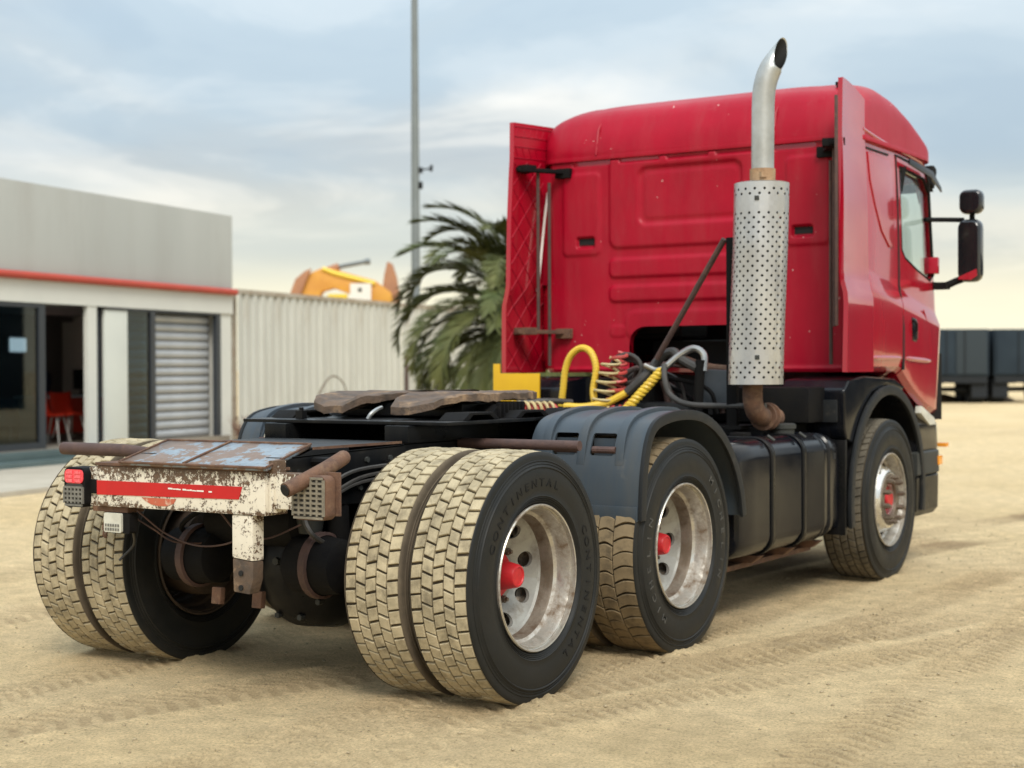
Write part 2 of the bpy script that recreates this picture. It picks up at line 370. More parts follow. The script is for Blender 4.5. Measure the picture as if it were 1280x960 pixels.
# ------------------------------------------------------------------ mesh helpers
class MB:
    def __init__(s):
        s.v = []
        s.f = []

    def add(s, vs, fs):
        n = len(s.v)
        s.v.extend([tuple(v) for v in vs])
        s.f.extend([tuple(i + n for i in f) for f in fs])
        return s

    def box(s, x0, x1, y0, y1, z0, z1):
        v = [(x0, y0, z0), (x1, y0, z0), (x1, y1, z0), (x0, y1, z0), (x0, y0, z1), (x1, y0, z1), (x1, y1, z1), (x0, y1, z1)]
        return s.add(v, [(3, 2, 1, 0), (4, 5, 6, 7), (0, 1, 5, 4), (1, 2, 6, 5), (2, 3, 7, 6), (3, 0, 4, 7)])

    def obox(s, c, sz, rot=(0, 0, 0)):
        e = Euler(rot).to_matrix()
        h = Vector(sz) / 2
        v = [Vector(c) + e @ Vector((sx * h.x, sy * h.y, sz_ * h.z)) for sz_ in (-1, 1) for sx, sy in ((-1, -1), (1, -1), (1, 1), (-1, 1))]
        return s.add(v, [(3, 2, 1, 0), (4, 5, 6, 7), (0, 1, 5, 4), (1, 2, 6, 5), (2, 3, 7, 6), (3, 0, 4, 7)])

    def prism(s, poly, axis, a, b):
        # poly: list of 2-d points; axis: 'x' -> (y,z), 'y' -> (x,z), 'z' -> (x,y)
        def P(p, d):
            return {'x': (d, p[0], p[1]), 'y': (p[0], d, p[1]), 'z': (p[0], p[1], d)}[axis]
        n = len(poly)
        vs = [P(p, a) for p in poly] + [P(p, b) for p in poly]
        fs = [tuple(range(n)), tuple(range(2 * n - 1, n - 1, -1))]
        fs += [(i, i + n, (i + 1) % n + n, (i + 1) % n) for i in range(n)]
        return s.add(vs, fs)

    def tube(s, path, r, n=10, caps=True):
        path = [Vector(p) for p in path]
        rs = r if isinstance(r, (list, tuple)) else [r] * len(path)
        tang = []
        for i in range(len(path)):
            a = path[max(i - 1, 0)]
            b = path[min(i + 1, len(path) - 1)]
            tang.append((b - a).normalized())
        up = Vector((0, 0, 1)) if abs(tang[0].z) < 0.9 else Vector((1, 0, 0))
        nrm = (up - tang[0] * up.dot(tang[0])).normalized()
        vs = []
        for i, p in enumerate(path):
            nrm = (nrm - tang[i] * nrm.dot(tang[i]))
            if nrm.length < 1e-5:
                nrm = tang[i].orthogonal()
            nrm.normalize()
            bn = tang[i].cross(nrm)
            for k in range(n):
                a = 2 * PI * k / n
                vs.append(p + (nrm * math.cos(a) + bn * math.sin(a)) * rs[i])
        fs = []
        for i in range(len(path) - 1):
            for k in range(n):
                k2 = (k + 1) % n
                fs.append((i * n + k, i * n + k2, (i + 1) * n + k2, (i + 1) * n + k))
        if caps:
            fs.append(tuple(range(n - 1, -1, -1)))
            o = (len(path) - 1) * n
            fs.append(tuple(o + k for k in range(n)))
        return s.add(vs, fs)

    def lathe(s, prof, n=48, axis='y', c=(0, 0, 0), closed=False):
        vs = []
        for a_, r_ in prof:
            for k in range(n):
                t_ = 2 * PI * k / n
                p, q = r_ * math.cos(t_), r_ * math.sin(t_)
                v = {'y': (p, a_, q), 'x': (a_, p, q), 'z': (p, q, a_)}[axis]
                vs.append((v[0] + c[0], v[1] + c[1], v[2] + c[2]))
        fs = []
        m_ = len(prof)
        for i in range(m_ if closed else m_ - 1):
            j = (i + 1) % m_
            for k in range(n):
                k2 = (k + 1) % n
                fs.append((i * n + k, j * n + k, j * n + k2, i * n + k2))
        return s.add(vs, fs)

    def cyl(s, p0, p1, r, n=16):
        return s.tube([p0, p1], r, n)

    def grid(s, fn, nu, nv):
        vs = [fn(i / nu, j / nv) for j in range(nv + 1) for i in range(nu + 1)]
        fs = [(j * (nu + 1) + i, j * (nu + 1) + i + 1, (j + 1) * (nu + 1) + i + 1, (j + 1) * (nu + 1) + i) for j in range(nv) for i in range(nu)]
        return s.add(vs, fs)

    def mesh(s, name, m, bevel=0.0, angle=35, seg=2, recalc=True):
        me = bpy.data.meshes.new(name)
        me.from_pydata(s.v, [], s.f)
        if bevel or recalc:
            bm = bmesh.new()
            bm.from_mesh(me)
            if recalc:
                bmesh.ops.recalc_face_normals(bm, faces=bm.faces[:])
            if bevel:
                ed = [e for e in bm.edges if len(e.link_faces) == 2 and e.calc_face_angle(0) > 0.5]
                bmesh.ops.bevel(bm, geom=ed, offset=bevel, segments=seg, affect='EDGES', profile=0.7, clamp_overlap=True)
            bm.to_mesh(me)
            bm.free()
        me.shade_smooth()
        me.set_sharp_from_angle(angle=math.radians(angle))
        me.materials.append(M[m] if isinstance(m, str) else m)
        me.update()
        return me

    def build(s, name, m, parent=None, loc=None, **kw):
        return link(name, s.mesh(name, m, **kw), parent, loc)


def link(name, me, parent=None, loc=None):
    o = bpy.data.objects.new(name, me)
    COL.objects.link(o)
    if parent:
        o.parent = parent
    if loc:
        o.location = loc
    return o


def thing(name, label, cat, loc=(0, 0, 0), rz=0.0, group=None):
    o = bpy.data.objects.new(name, None)
    o.empty_display_size = 0.2
    COL.objects.link(o)
    o.location = loc
    o.rotation_euler = (0, 0, rz)
    o['label'] = label
    o['category'] = cat
    if group:
        o['group'] = group
    return o


def tag(o, label, cat, group=None):
    o['label'] = label
    o['category'] = cat
    if group:
        o['group'] = group
    return o


def copy_tree(o, parent=None):
    c = o.copy()
    COL.objects.link(c)
    if parent:
        c.parent = parent
    for ch in list(o.children):
        copy_tree(ch, c)
    return c


def boolean(o, cutters, op='DIFFERENCE'):
    """apply exact booleans to o with temporary cutter meshes"""
    tmp = []
    for c in cutters:
        co_ = bpy.data.objects.new('cutter', c)
        COL.objects.link(co_)
        tmp.append(co_)
        md = o.modifiers.new('b', 'BOOLEAN')
        md.operation = op
        md.object = co_
        md.solver = 'EXACT'
    dg = bpy.context.evaluated_depsgraph_get()
    me = bpy.data.meshes.new_from_object(o.evaluated_get(dg))
    o.modifiers.clear()
    o.data = me
    for c in tmp:
        bpy.data.objects.remove(c)
    me.shade_smooth()
    me.set_sharp_from_angle(angle=math.radians(32))
    return o


def rrect(x0, x1, y0, y1, r, n=5):
    pts = []
    for cx, cy, a0 in ((x1 - r, y1 - r, 0), (x0 + r, y1 - r, 90), (x0 + r, y0 + r, 180), (x1 - r, y0 + r, 270)):
        for k in range(n + 1):
            a = math.radians(a0 + 90 * k / n)
            pts.append((cx + r * math.cos(a), cy + r * math.sin(a)))
    return pts


def spline(pts, n=8):
    P = [Vector(p) for p in pts]
    P = [P[0] * 2 - P[1]] + P + [P[-1] * 2 - P[-2]]
    out = []
    for i in range(1, len(P) - 2):
        for k in range(n):
            u = k / n
            a, b_, c_, d = P[i - 1], P[i], P[i + 1], P[i + 2]
            out.append(0.5 * ((2 * b_) + (c_ - a) * u + (2 * a - 5 * b_ + 4 * c_ - d) * u * u + (3 * b_ - a - 3 * c_ + d) * u ** 3))
    out.append(P[-2])
    return out


def holed_cell(mb, fmap, s0, s1, t0, t1, rs, rt, n=16, rot=0.0):
    """one cell of a perforated sheet: a rectangle in (s,t) with a round hole through it"""
    cs, ct = (s0 + s1) / 2, (t0 + t1) / 2
    outer, inner = [], []
    for k in range(n):
        a = 2 * PI * (k + 0.5 * 0) / n + PI / 4
        ca, sa = math.cos(a), math.sin(a)
        m_ = max(abs(ca), abs(sa))
        outer.append(fmap(cs + (s1 - s0) / 2 * ca / m_, ct + (t1 - t0) / 2 * sa / m_))
        inner.append(fmap(cs + rs * ca, ct + rt * sa))
    mb.add(outer + inner, [(k, (k + 1) % n, n + (k + 1) % n, n + k) for k in range(n)])


# ================================================================== SETTING
# ------------------------------------------------------------------ ground
rng = np.random.default_rng(5)
LAT = rng.random((256, 256))


def vnoise(x, y):
    xi = np.floor(x).astype(int)
    yi = np.floor(y).astype(int)
    fx, fy = x - xi, y - yi
    fx = fx * fx * (3 - 2 * fx)
    fy = fy * fy * (3 - 2 * fy)
    g = lambda a, b_: LAT[a % 256, b_ % 256]
    return (g(xi, yi) * (1 - fx) + g(xi + 1, yi) * fx) * (1 - fy) + (g(xi, yi + 1) * (1 - fx) + g(xi + 1, yi + 1) * fx) * fy


def fbm(x, y, o=4):
    s_, a = 0, 0.5
    for k in range(o):
        s_ = s_ + a * vnoise(x * 2 ** k + 17.3 * k, y * 2 ** k + 9.1 * k)
        a *= 0.5
    return s_


def outw(start, step, stop):
    out = []
    p_ = start
    while abs(p_) < abs(stop):
        step *= 1.18
        p_ = p_ + step
        out.append(p_)
    return out


fx = list(np.arange(-3.2, 8.6, 0.0135))
gx = np.array(sorted([-a for a in outw(3.2, 0.021, 700)] + fx + outw(8.6, 0.021, 900)))
fy = list(np.arange(-4.2, 2.6, 0.0135))
gy = np.array(sorted([-a for a in outw(4.2, 0.021, 700)] + fy + outw(2.6, 0.021, 900)))
X, Y = np.meshgrid(gx, gy)
near = np.clip(1 - (np.maximum(np.abs(X - 4) - 14, 0) + np.maximum(np.abs(Y) - 14, 0)) / 12, 0, 1)
Z = (fbm(X * 0.45, Y * 0.45) - 0.47) * 0.035 + (fbm(X * 2.2 + 40, Y * 2.2) - 0.47) * 0.018
Z += (np.abs(fbm(X * 9, Y * 12 + 30, 4) - 0.44)) * 0.008
Z -= 0.006 * np.clip(fbm(X * 22, Y * 26, 2) - 0.5, 0, 1) ** 1.0 * np.clip(fbm(X * 1.1 + 5, Y * 1.1, 2) * 3 - 0.9, 0, 1)
soil = np.zeros_like(X)  # turned soil plus groove shade painted into the tyre prints


def band(d, w, soft=0.05):
    return 1 / (1 + np.exp((np.abs(d) - w) / soft))


def track(yc, w, x0, x1, depth, pitch=0.0, pat=0.0, soilv=0.0, skew=0.6):
    """a wheel track: yc(x) its centre line, w its half width"""
    global Z, soil
    d = Y - yc(X)
    ext = 1 / (1 + np.exp(-(X - x0) / 0.25)) / (1 + np.exp((X - x1) / 0.4))
    fade = np.clip(fbm(X * 0.9 + 3, Y * 0.9 + 11, 3) * 2.6 - 0.55, 0, 1)
    b_ = band(d, w, 0.018) * ext
    Z -= depth * 0.4 * b_ * (0.4 + 0.6 * fade)
    Z += depth * 0.4 * (np.exp(-((np.abs(d) - w - 0.05) / 0.035) ** 2)) * ext * fade * (0.5 + vnoise(X * 9, Y * 9))
    if pat:
        ph = (X + np.abs(d) * skew) / pitch
        bar = np.clip((np.sin(ph * 2 * PI) + 0.1) * 4, 0, 1)
        Z += pat * bar * b_ * fade
        soil = np.maximum(soil, (1 - bar) * b_ * np.clip(fade * 1.6, 0, 1) * 0.55)  # hollows between print bars tinted darker: groove shade painted over looser soil
    soil = np.maximum(soil, soilv * b_ * fade)


track(lambda x: -1.10 + 0 * x, 0.14, -6, 3.9, 0.010, 0.075, 0.014, 0.35)
track(lambda x: -0.76 + 0 * x, 0.13, -6, 8.5, 0.008, 0.075, 0.014, 0.35)
track(lambda x: 0.78 + 0 * x, 0.14, -6, 1.0, 0.010, 0.075, 0.009, 0.2)
track(lambda x: 0.10 - 0.35 * (x + 1), 0.17, -4, 0.9, 0.020, 0.09, 0.007, 0.25)
track(lambda x: -0.95 - 0.20 * (x + 1.0) - 0.02 * (x + 1) ** 2, 0.20, -4, 3.0, 0.020, 0.085, 0.016, 0.5)
track(lambda x: -0.20 - 0.045 * (x - 4) - 0.018 * (x - 4) ** 2, 0.20, 3.6, 14, 0.025, 0.10, 0.012, 1.3)
track(lambda x: -0.62 - 0.10 * (x - 4) - 0.02 * (x - 4) ** 2, 0.17, 3.2, 14, 0.025, 0.10, 0.014, 1.1)
track(lambda x: -1.75 - 0.03 * (x - 4), 0.16, 0.8, 12, 0.014, 0.08, 0.014, 0.4)
track(lambda x: -2.5 + 0.05 * (x - 2), 0.15, -2, 7, 0.012, 0.085, 0.014, 0.3)
track(lambda x: -3.15 + 0.03 * (x - 2), 0.16, -2, 7, 0.012, 0.08, 0.013, 0.3)
track(lambda x: -1.9 - 0.32 * (x - 1), 0.15, -2, 6, 0.010, 0.075, 0.012, 0.3)
track(lambda x: 2.4 + 0.12 * x, 0.2, -5, 9, 0.02, 0.1, 0.008, 0.3)
track(lambda x: 3.9 + 0.10 * x, 0.2, -5, 12, 0.02, 0.1, 0.008, 0.3)
# loose soil pushed aside along the wheel paths
Z += 0.020 * np.exp(-((Y + 0.30 * X + 0.02) / 0.10) ** 2) * np.clip(fbm(X * 2, Y * 2, 3) * 2 - 0.6, 0, 1) / (1 + np.exp((X - 1.2) / 0.3))
Z += 0.030 * np.exp(-((Y + 1.62 + 0.16 * (X + 0.5)) / 0.09) ** 2) * np.clip(fbm(X * 3, Y * 3, 3) * 2 - 0.5, 0, 1.2) / (1 + np.exp((X - 0.8) / 0.4))
# sand squeezed up against the tyres
for wx in (0.0, 1.374, 4.467):
    for wy in (((-1.26, -0.65), (0.65, 1.26)) if wx < 4 else ((-1.24, -0.96), (0.96, 1.24))):
        q = np.maximum(np.abs(X - wx) - 0.10, 0) ** 2 + np.maximum(np.maximum(wy[0] - Y, Y - wy[1]), 0) ** 2
        Z += 0.020 * np.exp(-q / 0.05 ** 2) * (0.4 + vnoise(X * 12, Y * 12))
Z *= near
soil = np.maximum(soil, np.clip(fbm(X * 0.35 + 8, Y * 0.35, 4) - 0.56, 0, 1) * 2.2)
ny, nx = X.shape
me = bpy.data.meshes.new('ground')
vc = np.stack([X, Y, Z], -1).reshape(-1, 3).astype(np.float32)
idx = np.arange(nx * ny).reshape(ny, nx)
fc = np.stack([idx[:-1, :-1], idx[:-1, 1:], idx[1:, 1:], idx[1:, :-1]], -1).reshape(-1, 4).astype(np.int32)
me.vertices.add(len(vc))
me.vertices.foreach_set('co', vc.ravel())
me.loops.add(fc.size)
me.loops.foreach_set('vertex_index', fc.ravel())
me.polygons.add(len(fc))
me.polygons.foreach_set('loop_start', np.arange(0, fc.size, 4, dtype=np.int32))
me.polygons.foreach_set('loop_total', np.full(len(fc), 4, dtype=np.int32))
at = me.attributes.new('soil', 'FLOAT', 'POINT')  # carries turned soil and the painted groove shade
at.data.foreach_set('value', soil.ravel().astype(np.float32))
me.update(calc_edges=True)
me.shade_smooth()
m = bpy.data.materials.new('sandy_ground')
m.use_nodes = True
t = m.node_tree
b = t.nodes['Principled BSDF']
co = nd(t, 'ShaderNodeTexCoord').outputs['Object']
ns = [nd(t, 'ShaderNodeTexNoise', i_Scale=sc_, i_Detail=de, i_Roughness=ro) for sc_, de, ro in ((0.5, 6.0, 0.6), (6.0, 8.0, 0.7), (85.0, 8.0, 0.80), (0.06, 3.0, 0.5))]
for q in ns:
    t.links.new(co, q.inputs['Vector'])
r0 = ramp(t, [(0.35, 0.0), (0.68, 1.0)], 'LINEAR')
t.links.new(ns[0].outputs[0], r0.inputs[0])
c = mixc(t, r0.outputs[0], (0.70, 0.53, 0.295), (0.78, 0.605, 0.36))
r1 = ramp(t, [(0.38, 0.84), (0.66, 1.12)], 'LINEAR')
t.links.new(ns[1].outputs[0], r1.inputs[0])
c = mixc(t, 1.0, c, r1.outputs[0], 'MULTIPLY')
r2 = ramp(t, [(0.35, 0.34), (0.45, 0.84), (0.58, 1.16)], 'LINEAR')
t.links.new(ns[2].outputs[0], r2.inputs[0])
c = mixc(t, 0.8, c, r2.outputs[0], 'MULTIPLY')
an = nd(t, 'ShaderNodeAttribute', attribute_name='soil')  # turned soil plus the painted groove shade
sf = mth(t, 'MULTIPLY', an.outputs['Fac'], 0.72, True)
c = mixc(t, sf, c, (0.24, 0.155, 0.085))
t.links.new(c, b.inputs['Base Color'])
b.inputs['Roughness'].default_value = 0.95
b.inputs['Specular IOR Level'].default_value = 0.2
bu = nd(t, 'ShaderNodeBump')
bu.inputs['Strength'].default_value = 0.9
bu.inputs['Distance'].default_value = 0.022
mpg = nd(t, 'ShaderNodeMapping')
mpg.inputs['Scale'].default_value = (52, 20, 20)
mpg.inputs['Rotation'].default_value = (0, 0, 0.55)
t.links.new(co, mpg.inputs[0])
rip = nd(t, 'ShaderNodeTexNoise', i_Scale=1.0, i_Detail=5.0, i_Roughness=0.6, i_Distortion=0.8)
t.links.new(mpg.outputs[0], rip.inputs['Vector'])
h = mth(t, 'ADD', mth(t, 'MULTIPLY', ns[2].outputs[0], 1.0), mth(t, 'MULTIPLY', ns[1].outputs[0], 0.5))
h = mth(t, 'ADD', h, mth(t, 'MULTIPLY', rip.outputs[0], 0.6))
r3 = ramp(t, [(0.30, 0.62), (0.42, 0.96), (0.7, 1.05)], 'LINEAR')
t.links.new(rip.outputs[0], r3.inputs[0])
c = mixc(t, 0.8, c, r3.outputs[0], 'MULTIPLY')
t.links.new(c, b.inputs['Base Color'])
t.links.new(h, bu.inputs['Height'])
t.links.new(bu.outputs[0], b.inputs['Normal'])
me.materials.append(m)
g = link('ground', me)
g['kind'] = 'structure'


def ground_z(x, y):
    i = min(max(np.searchsorted(gx, x), 0), nx - 1)
    j = min(max(np.searchsorted(gy, y), 0), ny - 1)
    return float(Z[j, i])


# loose stones and clods on the sand: uncountable
mb = MB()
rr_ = random.Random(3)
for k in range(11000):
    x, y = rr_.uniform(-2.6, 9), rr_.uniform(-4.2, 2.4)
    s_ = 0.0018 + 0.010 * rr_.random() ** 6
    z = ground_z(x, y) + s_ * 0.2
    pts = [(x + s_ * rr_.uniform(.7, 1.2) * a, y + s_ * rr_.uniform(.7, 1.2) * b_, z + s_ * c_) for a, b_, c_ in
           ((1, 0, 0), (0, 1, 0), (-1, 0, 0), (0, -1, 0), (0.1, 0.1, rr_.uniform(.4, .8)), (0, 0, -.5))]
    mb.add(pts, [(0, 1, 4), (1, 2, 4), (2, 3, 4), (3, 0, 4), (1, 0, 5), (2, 1, 5), (3, 2, 5), (0, 3, 5)])
M['clod'] = mat('sand_clod', (0.42, 0.34, 0.21), (0.30, 0.235, 0.14), 3, 0.95)
o = mb.build('gravel', 'clod', angle=180, recalc=False)
o['kind'] = 'stuff'

# ------------------------------------------------------------------ workshop building (local frame: x along the facade, y into it)
HB = 0.18638
BO = (9.148, 13.428, 0)
fdir = Vector((math.cos(HB), math.sin(HB), 0))
ndir = Vector((math.sin(HB), -math.cos(HB), 0))


def fpt(s_, n_, z=0):
    return Vector(BO) + fdir * s_ + ndir * n_ + Vector((0, 0, z))


B = thing('office_building', 'low grey plastered office building with a red pipe across its front and a slatted shutter', 'building', BO, HB)
FL = 0.235
W_ = MB()
W_.box(-7, 6.15, 0, 6.0, 2.42, 4.16)           # parapet block
W_.build('parapet', 'plaster', B, bevel=0.015)
w2 = MB()
w2.box(-7, -3.2, 0.02, 0.25, 0, 2.418)
w2.box(5.76, 6.13, 0.02, 0.25, 0, 2.418)
w2.box(5.98, 6.13, 0.252, 6.0, 0, 2.418)
w2.box(-7, 5.978, 5.8, 6.0, 0, 2.418)
w2.box(-7, -6.8, 0.252, 5.798, 0, 2.418)
w2.build('wall', 'plaster_light', B)
MB().box(-6.98, 6.14, -0.012, 0.0, 2.40, 2.735).build('fascia', 'plaster_light', B)
MB().tube([(-7, -0.06, 2.79), (6.16, -0.06, 2.79)], 0.058, 12).build('pipe', 'redpipe', B)
MB().box(-6.79, 5.97, -0.05, 5.79, 0.02, FL).build('floor', 'officefloor', B)
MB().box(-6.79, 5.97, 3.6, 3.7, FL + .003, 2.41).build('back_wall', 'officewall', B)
MB().box(-7, 2.3, -0.75, -0.055, 0, 0.12).build('step', 'step', B, bevel=0.01)
MB().box(-7, 2.3, -0.35, -0.055, 0.121, 0.225).build('step', 'step', B, bevel=0.01)
MB().box(2.0, 2.23, 0.0, 0.075, FL + .003, 2.398).build('column', 'plaster_light', B)
MB().box(2.235, 2.46, 0.10, 0.20, FL + .003, 2.40).build('frame', 'anthracite', B)
MB().box(2.46, 3.05, 0.02, 0.07, FL + .003, 2.36).build('door_panel', 'panel', B, bevel=0.005)
MB().box(2.465, 5.755, 0.0, 0.10, 2.362, 2.397).build('frame', 'anthracite', B)
# sliding door: frame with its pane
fr = MB()
fr.box(0.86, 1.0, 0.0, 0.08, FL, 2.397).box(-1.6, -1.48, 0.0, 0.08, FL, 2.397)
fr.box(-1.48, 0.86, 0.002, 0.078, 2.33, 2.396).box(-1.48, 0.86, 0.002, 0.078, FL, FL + 0.10)
sl = fr.build('sliding_door', 'anthracite', B)
MB().box(-1.48, 0.86, 0.034, 0.046, FL + 0.10, 2.33).build('pane', 'officeglass', sl)
fr = MB()
fr.box(-3.2, -3.1, 0.0, 0.08, FL, 2.397).box(-3.1, -1.6, 0.002, 0.078, 2.33, 2.396).box(-3.1, -1.6, 0.002, 0.078, FL, FL + 0.10)
sl = fr.build('sliding_door', 'anthracite', B)
MB().box(-3.1, -1.6, 0.034, 0.046, FL + 0.10, 2.33).build('pane', 'officeglass', sl)
# glazed side strip and the shutter
fr = MB()
fr.box(3.66, 3.79, 0.0, 0.09, FL, 2.36)
ws = fr.build('window_frame', 'anthracite', B)
MB().box(5.63, 5.757, 0.0, 0.09, FL, 2.36).build('shutter_jamb', 'anthracite', B)
MB().box(3.052, 3.658, 0.03, 0.04, FL + .005, 2.358).build('pane', 'officeglass', ws)
sh = MB().box(3.05, 5.63, 0.215, 0.245, FL + .004, 2.36).build('roller_shutter', 'anthracite', B)
slat = []
nsl = 14
for k in range(nsl):
    pitch = (2.355 - FL - 0.01) / nsl
    if not slat:
        mb = MB()
        prof = [(0.0, 0.0), (-0.030, 0.012), (-0.048, 0.045), (-0.050, 0.085), (-0.030, pitch - 0.022), (-0.004, pitch - 0.012), (0.0, pitch - 0.012)]
        mb.prism(prof, 'x', 3.06, 5.62)
        slat.append(mb.mesh('slat', 'shutter', angle=50))
    link('slat', slat[0], sh, (0, 0.212, FL + 0.008 + k * pitch))
mb = MB().box(-6.5, 5.9, 3.3, 3.36, 2.30, 2.40)
mb.build('ceiling_beam', 'officewall', B)


def office_chair(loc, rz, label):
    c = thing('office_chair', label, 'chair', loc, rz, 'red chairs in the office')
    mb = MB()
    # one-piece shell: seat curving up into the back
    prof = [(-0.22, 0.45), (-0.05, 0.43), (0.12, 0.44), (0.20, 0.50), (0.24, 0.62), (0.27, 0.80)]
    pr = spline([(0, a, b_) for a, b_ in prof], 5)
    mb.grid(lambda u, v: (0.23 * (2 * u - 1), pr[int(round(v * (len(pr) - 1)))].y - 0.03 * (2 * u - 1) ** 2, pr[int(round(v * (len(pr) - 1)))].z + 0.02 * (2 * u - 1) ** 2), 8, len(pr) - 1)
    o_ = mb.build('seat', 'redseat', c)
    md = o_.modifiers.new('s', 'SOLIDIFY')
    md.thickness = 0.012
    for sx in (-1, 1):
        for sy in (-1, 1):
            MB().tube([(0.13 * sx, 0.0 + 0.10 * sy, 0.42), (0.22 * sx, 0.02 + 0.20 * sy, 0.0)], [0.016, 0.011], 8).build('leg', 'paleleg', c)
    return c


def fl(s_, n_, z=FL):
    return tuple(fpt(s_, n_, z))


office_chair(fl(2.32, -0.90), HB + 0.25, 'red shell chair with pale legs in the doorway nearer the glass door')
office_chair(fl(2.98, -1.10), HB - 0.15, 'red shell chair in the doorway half hidden by the pale column')
D = thing('office_desk', 'white topped desk with a red front behind the red chairs', 'desk', fl(3.75, -1.75), HB)
MB().box(-0.95, 0.95, -0.35, 0.35, 0.71, 0.745).build('desk_top', 'whitetable', D, bevel=0.006)
MB().box(-0.90, 0.90, -0.30, -0.27, 0.12, 0.708).build('front_panel', 'redseat', D)
for sx in (-0.88, 0.82):
    MB().box(sx, sx + 0.06, -0.26, 0.30, 0, 0.708).build('leg', 'paleleg', D)
D = thing('desk_monitor', 'dark monitor standing on the office desk', 'monitor', fl(4.15, -1.72, FL + .745), HB)
MB().box(-0.26, 0.26, 0.0, 0.03, 0.10, 0.44).build('screen', 'dark_int', D, bevel=0.006)
MB().box(-0.03, 0.03, 0.032, 0.06, 0.0, 0.22).box(-0.12, 0.12, -0.05, 0.14, 0, 0.012).build('stand', 'dark_int', D)
D = thing('jacket', 'navy jacket slung over the back of a seat behind the desk', 'jacket', fl(3.75, -2.35, FL), HB)
mb = MB()
mb.grid(lambda u, v: ((0.30 + 0.06 * math.sin(9 * v)) * math.cos(2 * PI * u) * (1 - 0.25 * v * v), 0.14 * math.sin(2 * PI * u) * (1 + 0.15 * math.sin(7 * u + 5 * v)), 0.35 + 0.85 * v - 0.12 * v * abs(math.cos(2 * PI * u))), 24, 10)
mb.build('cloth', 'navy', D)
MB().box(-0.22, 0.22, -0.08, 0.08, 0.42, 1.12).build('seat_back', 'dark_int', D, bevel=0.03)
MB().cyl((0, 0, 0), (0, 0, 0.42), 0.03).cyl((0, 0, 0), (0, 0, 0.03), 0.26, 20).build('pedestal', 'dark_int', D)
# a blue chair seen through the sliding glass and an added glow standing in for a reflection
D = thing('waiting_chair', 'dark teal armchair behind the sliding glass door', 'armchair', fl(2.3, -2.3), HB)
M['teal'] = mat('teal_fabric', (0.03, 0.10, 0.13), None, 6, 0.8)
MB().box(-0.36, 0.36, -0.36, 0.36, 0.25, 0.50).build('seat', 'teal', D, bevel=0.05)
MB().box(-0.36, 0.36, 0.20, 0.38, 0.505, 1.15).build('backrest', 'teal', D, bevel=0.06)
for sx in (-1, 1):
    MB().box(sx * 0.40 - 0.04, sx * 0.40 + 0.04, -0.34, 0.36, 0.252, 0.70).build('arm', 'teal', D, bevel=0.03)
    for sy in (-0.3, 0.3):
        MB().cyl((sx * 0.3, sy, 0.0), (sx * 0.3, sy, 0.248), 0.02, 8).build('leg', 'paleleg', D)
lm = bpy.data.materials.new('reflection_glow')
lm.use_nodes = True
lb = lm.node_tree.nodes['Principled BSDF']
lb.inputs['Emission Color'].default_value = (1, 0.66, 0.58, 1)
lb.inputs['Emission Strength'].default_value = 3.0  # glows in place of a bright reflection in the glass; no real lamp
D = thing('reflection_stand_in', 'small square glowing panel added behind the glass door as a bright reflection', 'added glow', fl(4.6, -3.52, 1.86), HB)
MB().box(-0.20, 0.20, -0.05, -0.01, -0.12, 0.12).build('glow_panel', lm, D, bevel=0.01)
MB().box(-0.22, 0.22, -0.009, 0.06, -0.14, 0.14).build('glow_backing', 'whitetable', D)  # backing board of the added glow panel

ap = MB().box(-8, 6.2, -3.4, -0.76, -0.05, 0.055).build('pavement', 'concrete', None, bevel=0.012)
ap.location = BO
ap.rotation_euler = (0, 0, HB)
ap['kind'] = 'structure'

# ------------------------------------------------------------------ corrugated sheet wall continuing the facade line
Fc = thing('corrugated_wall', 'weathered pale corrugated sheet wall beside the office building', 'wall', tuple(fpt(6.3, 0.0)), HB)
PW = 1.12


def sheet_mesh(w_):
    mb = MB()
    pts = []
    n_ = 4
    for k in range(n_):
        u0 = w_ * k / n_
        q = w_ / n_
        pts += [(u0, 0.0), (u0 + q * 0.42, 0.0), (u0 + q * 0.54, 0.045), (u0 + q * 0.88, 0.045)]
    pts.append((w_ - 0.004, 0.0))
    back = [(a, b_ + 0.004) for a, b_ in reversed(pts)]
    mb.prism(pts + back, 'z', 0.02, 2.80)
    return mb.mesh('panel', 'sheet', angle=20)


sm = sheet_mesh(PW)
for k in range(13):
    p_ = link('panel', sm, Fc, (k * PW + 0.03, 0.004 * (k % 3), 0.0))
    p_.rotation_euler = (0, 0.0022 * ((k * 7) % 5 - 2), 0)
MB().box(0.0, 13 * PW, -0.012, 0.07, 2.785, 2.86).build('top_rail', 'sheetrust', Fc)
for k in range(4):
    MB().box(k * 4.35, k * 4.35 + 0.07, 0.06, 0.13, 0, 2.784).build('post', 'sheetrust', Fc)
MB().box(6.86, 6.95, -0.06, -0.014, 0, 1.75).build('gate_post', 'rust_pipe', Fc)
mb = MB()
for k in range(7):
    mb.box(7.0 + k * 0.2, 7.17 + k * 0.2, -0.05, -0.03, 0.05, 1.35 - 0.04 * (k % 3))
mb.build('patch_sheet', 'sheet', Fc)

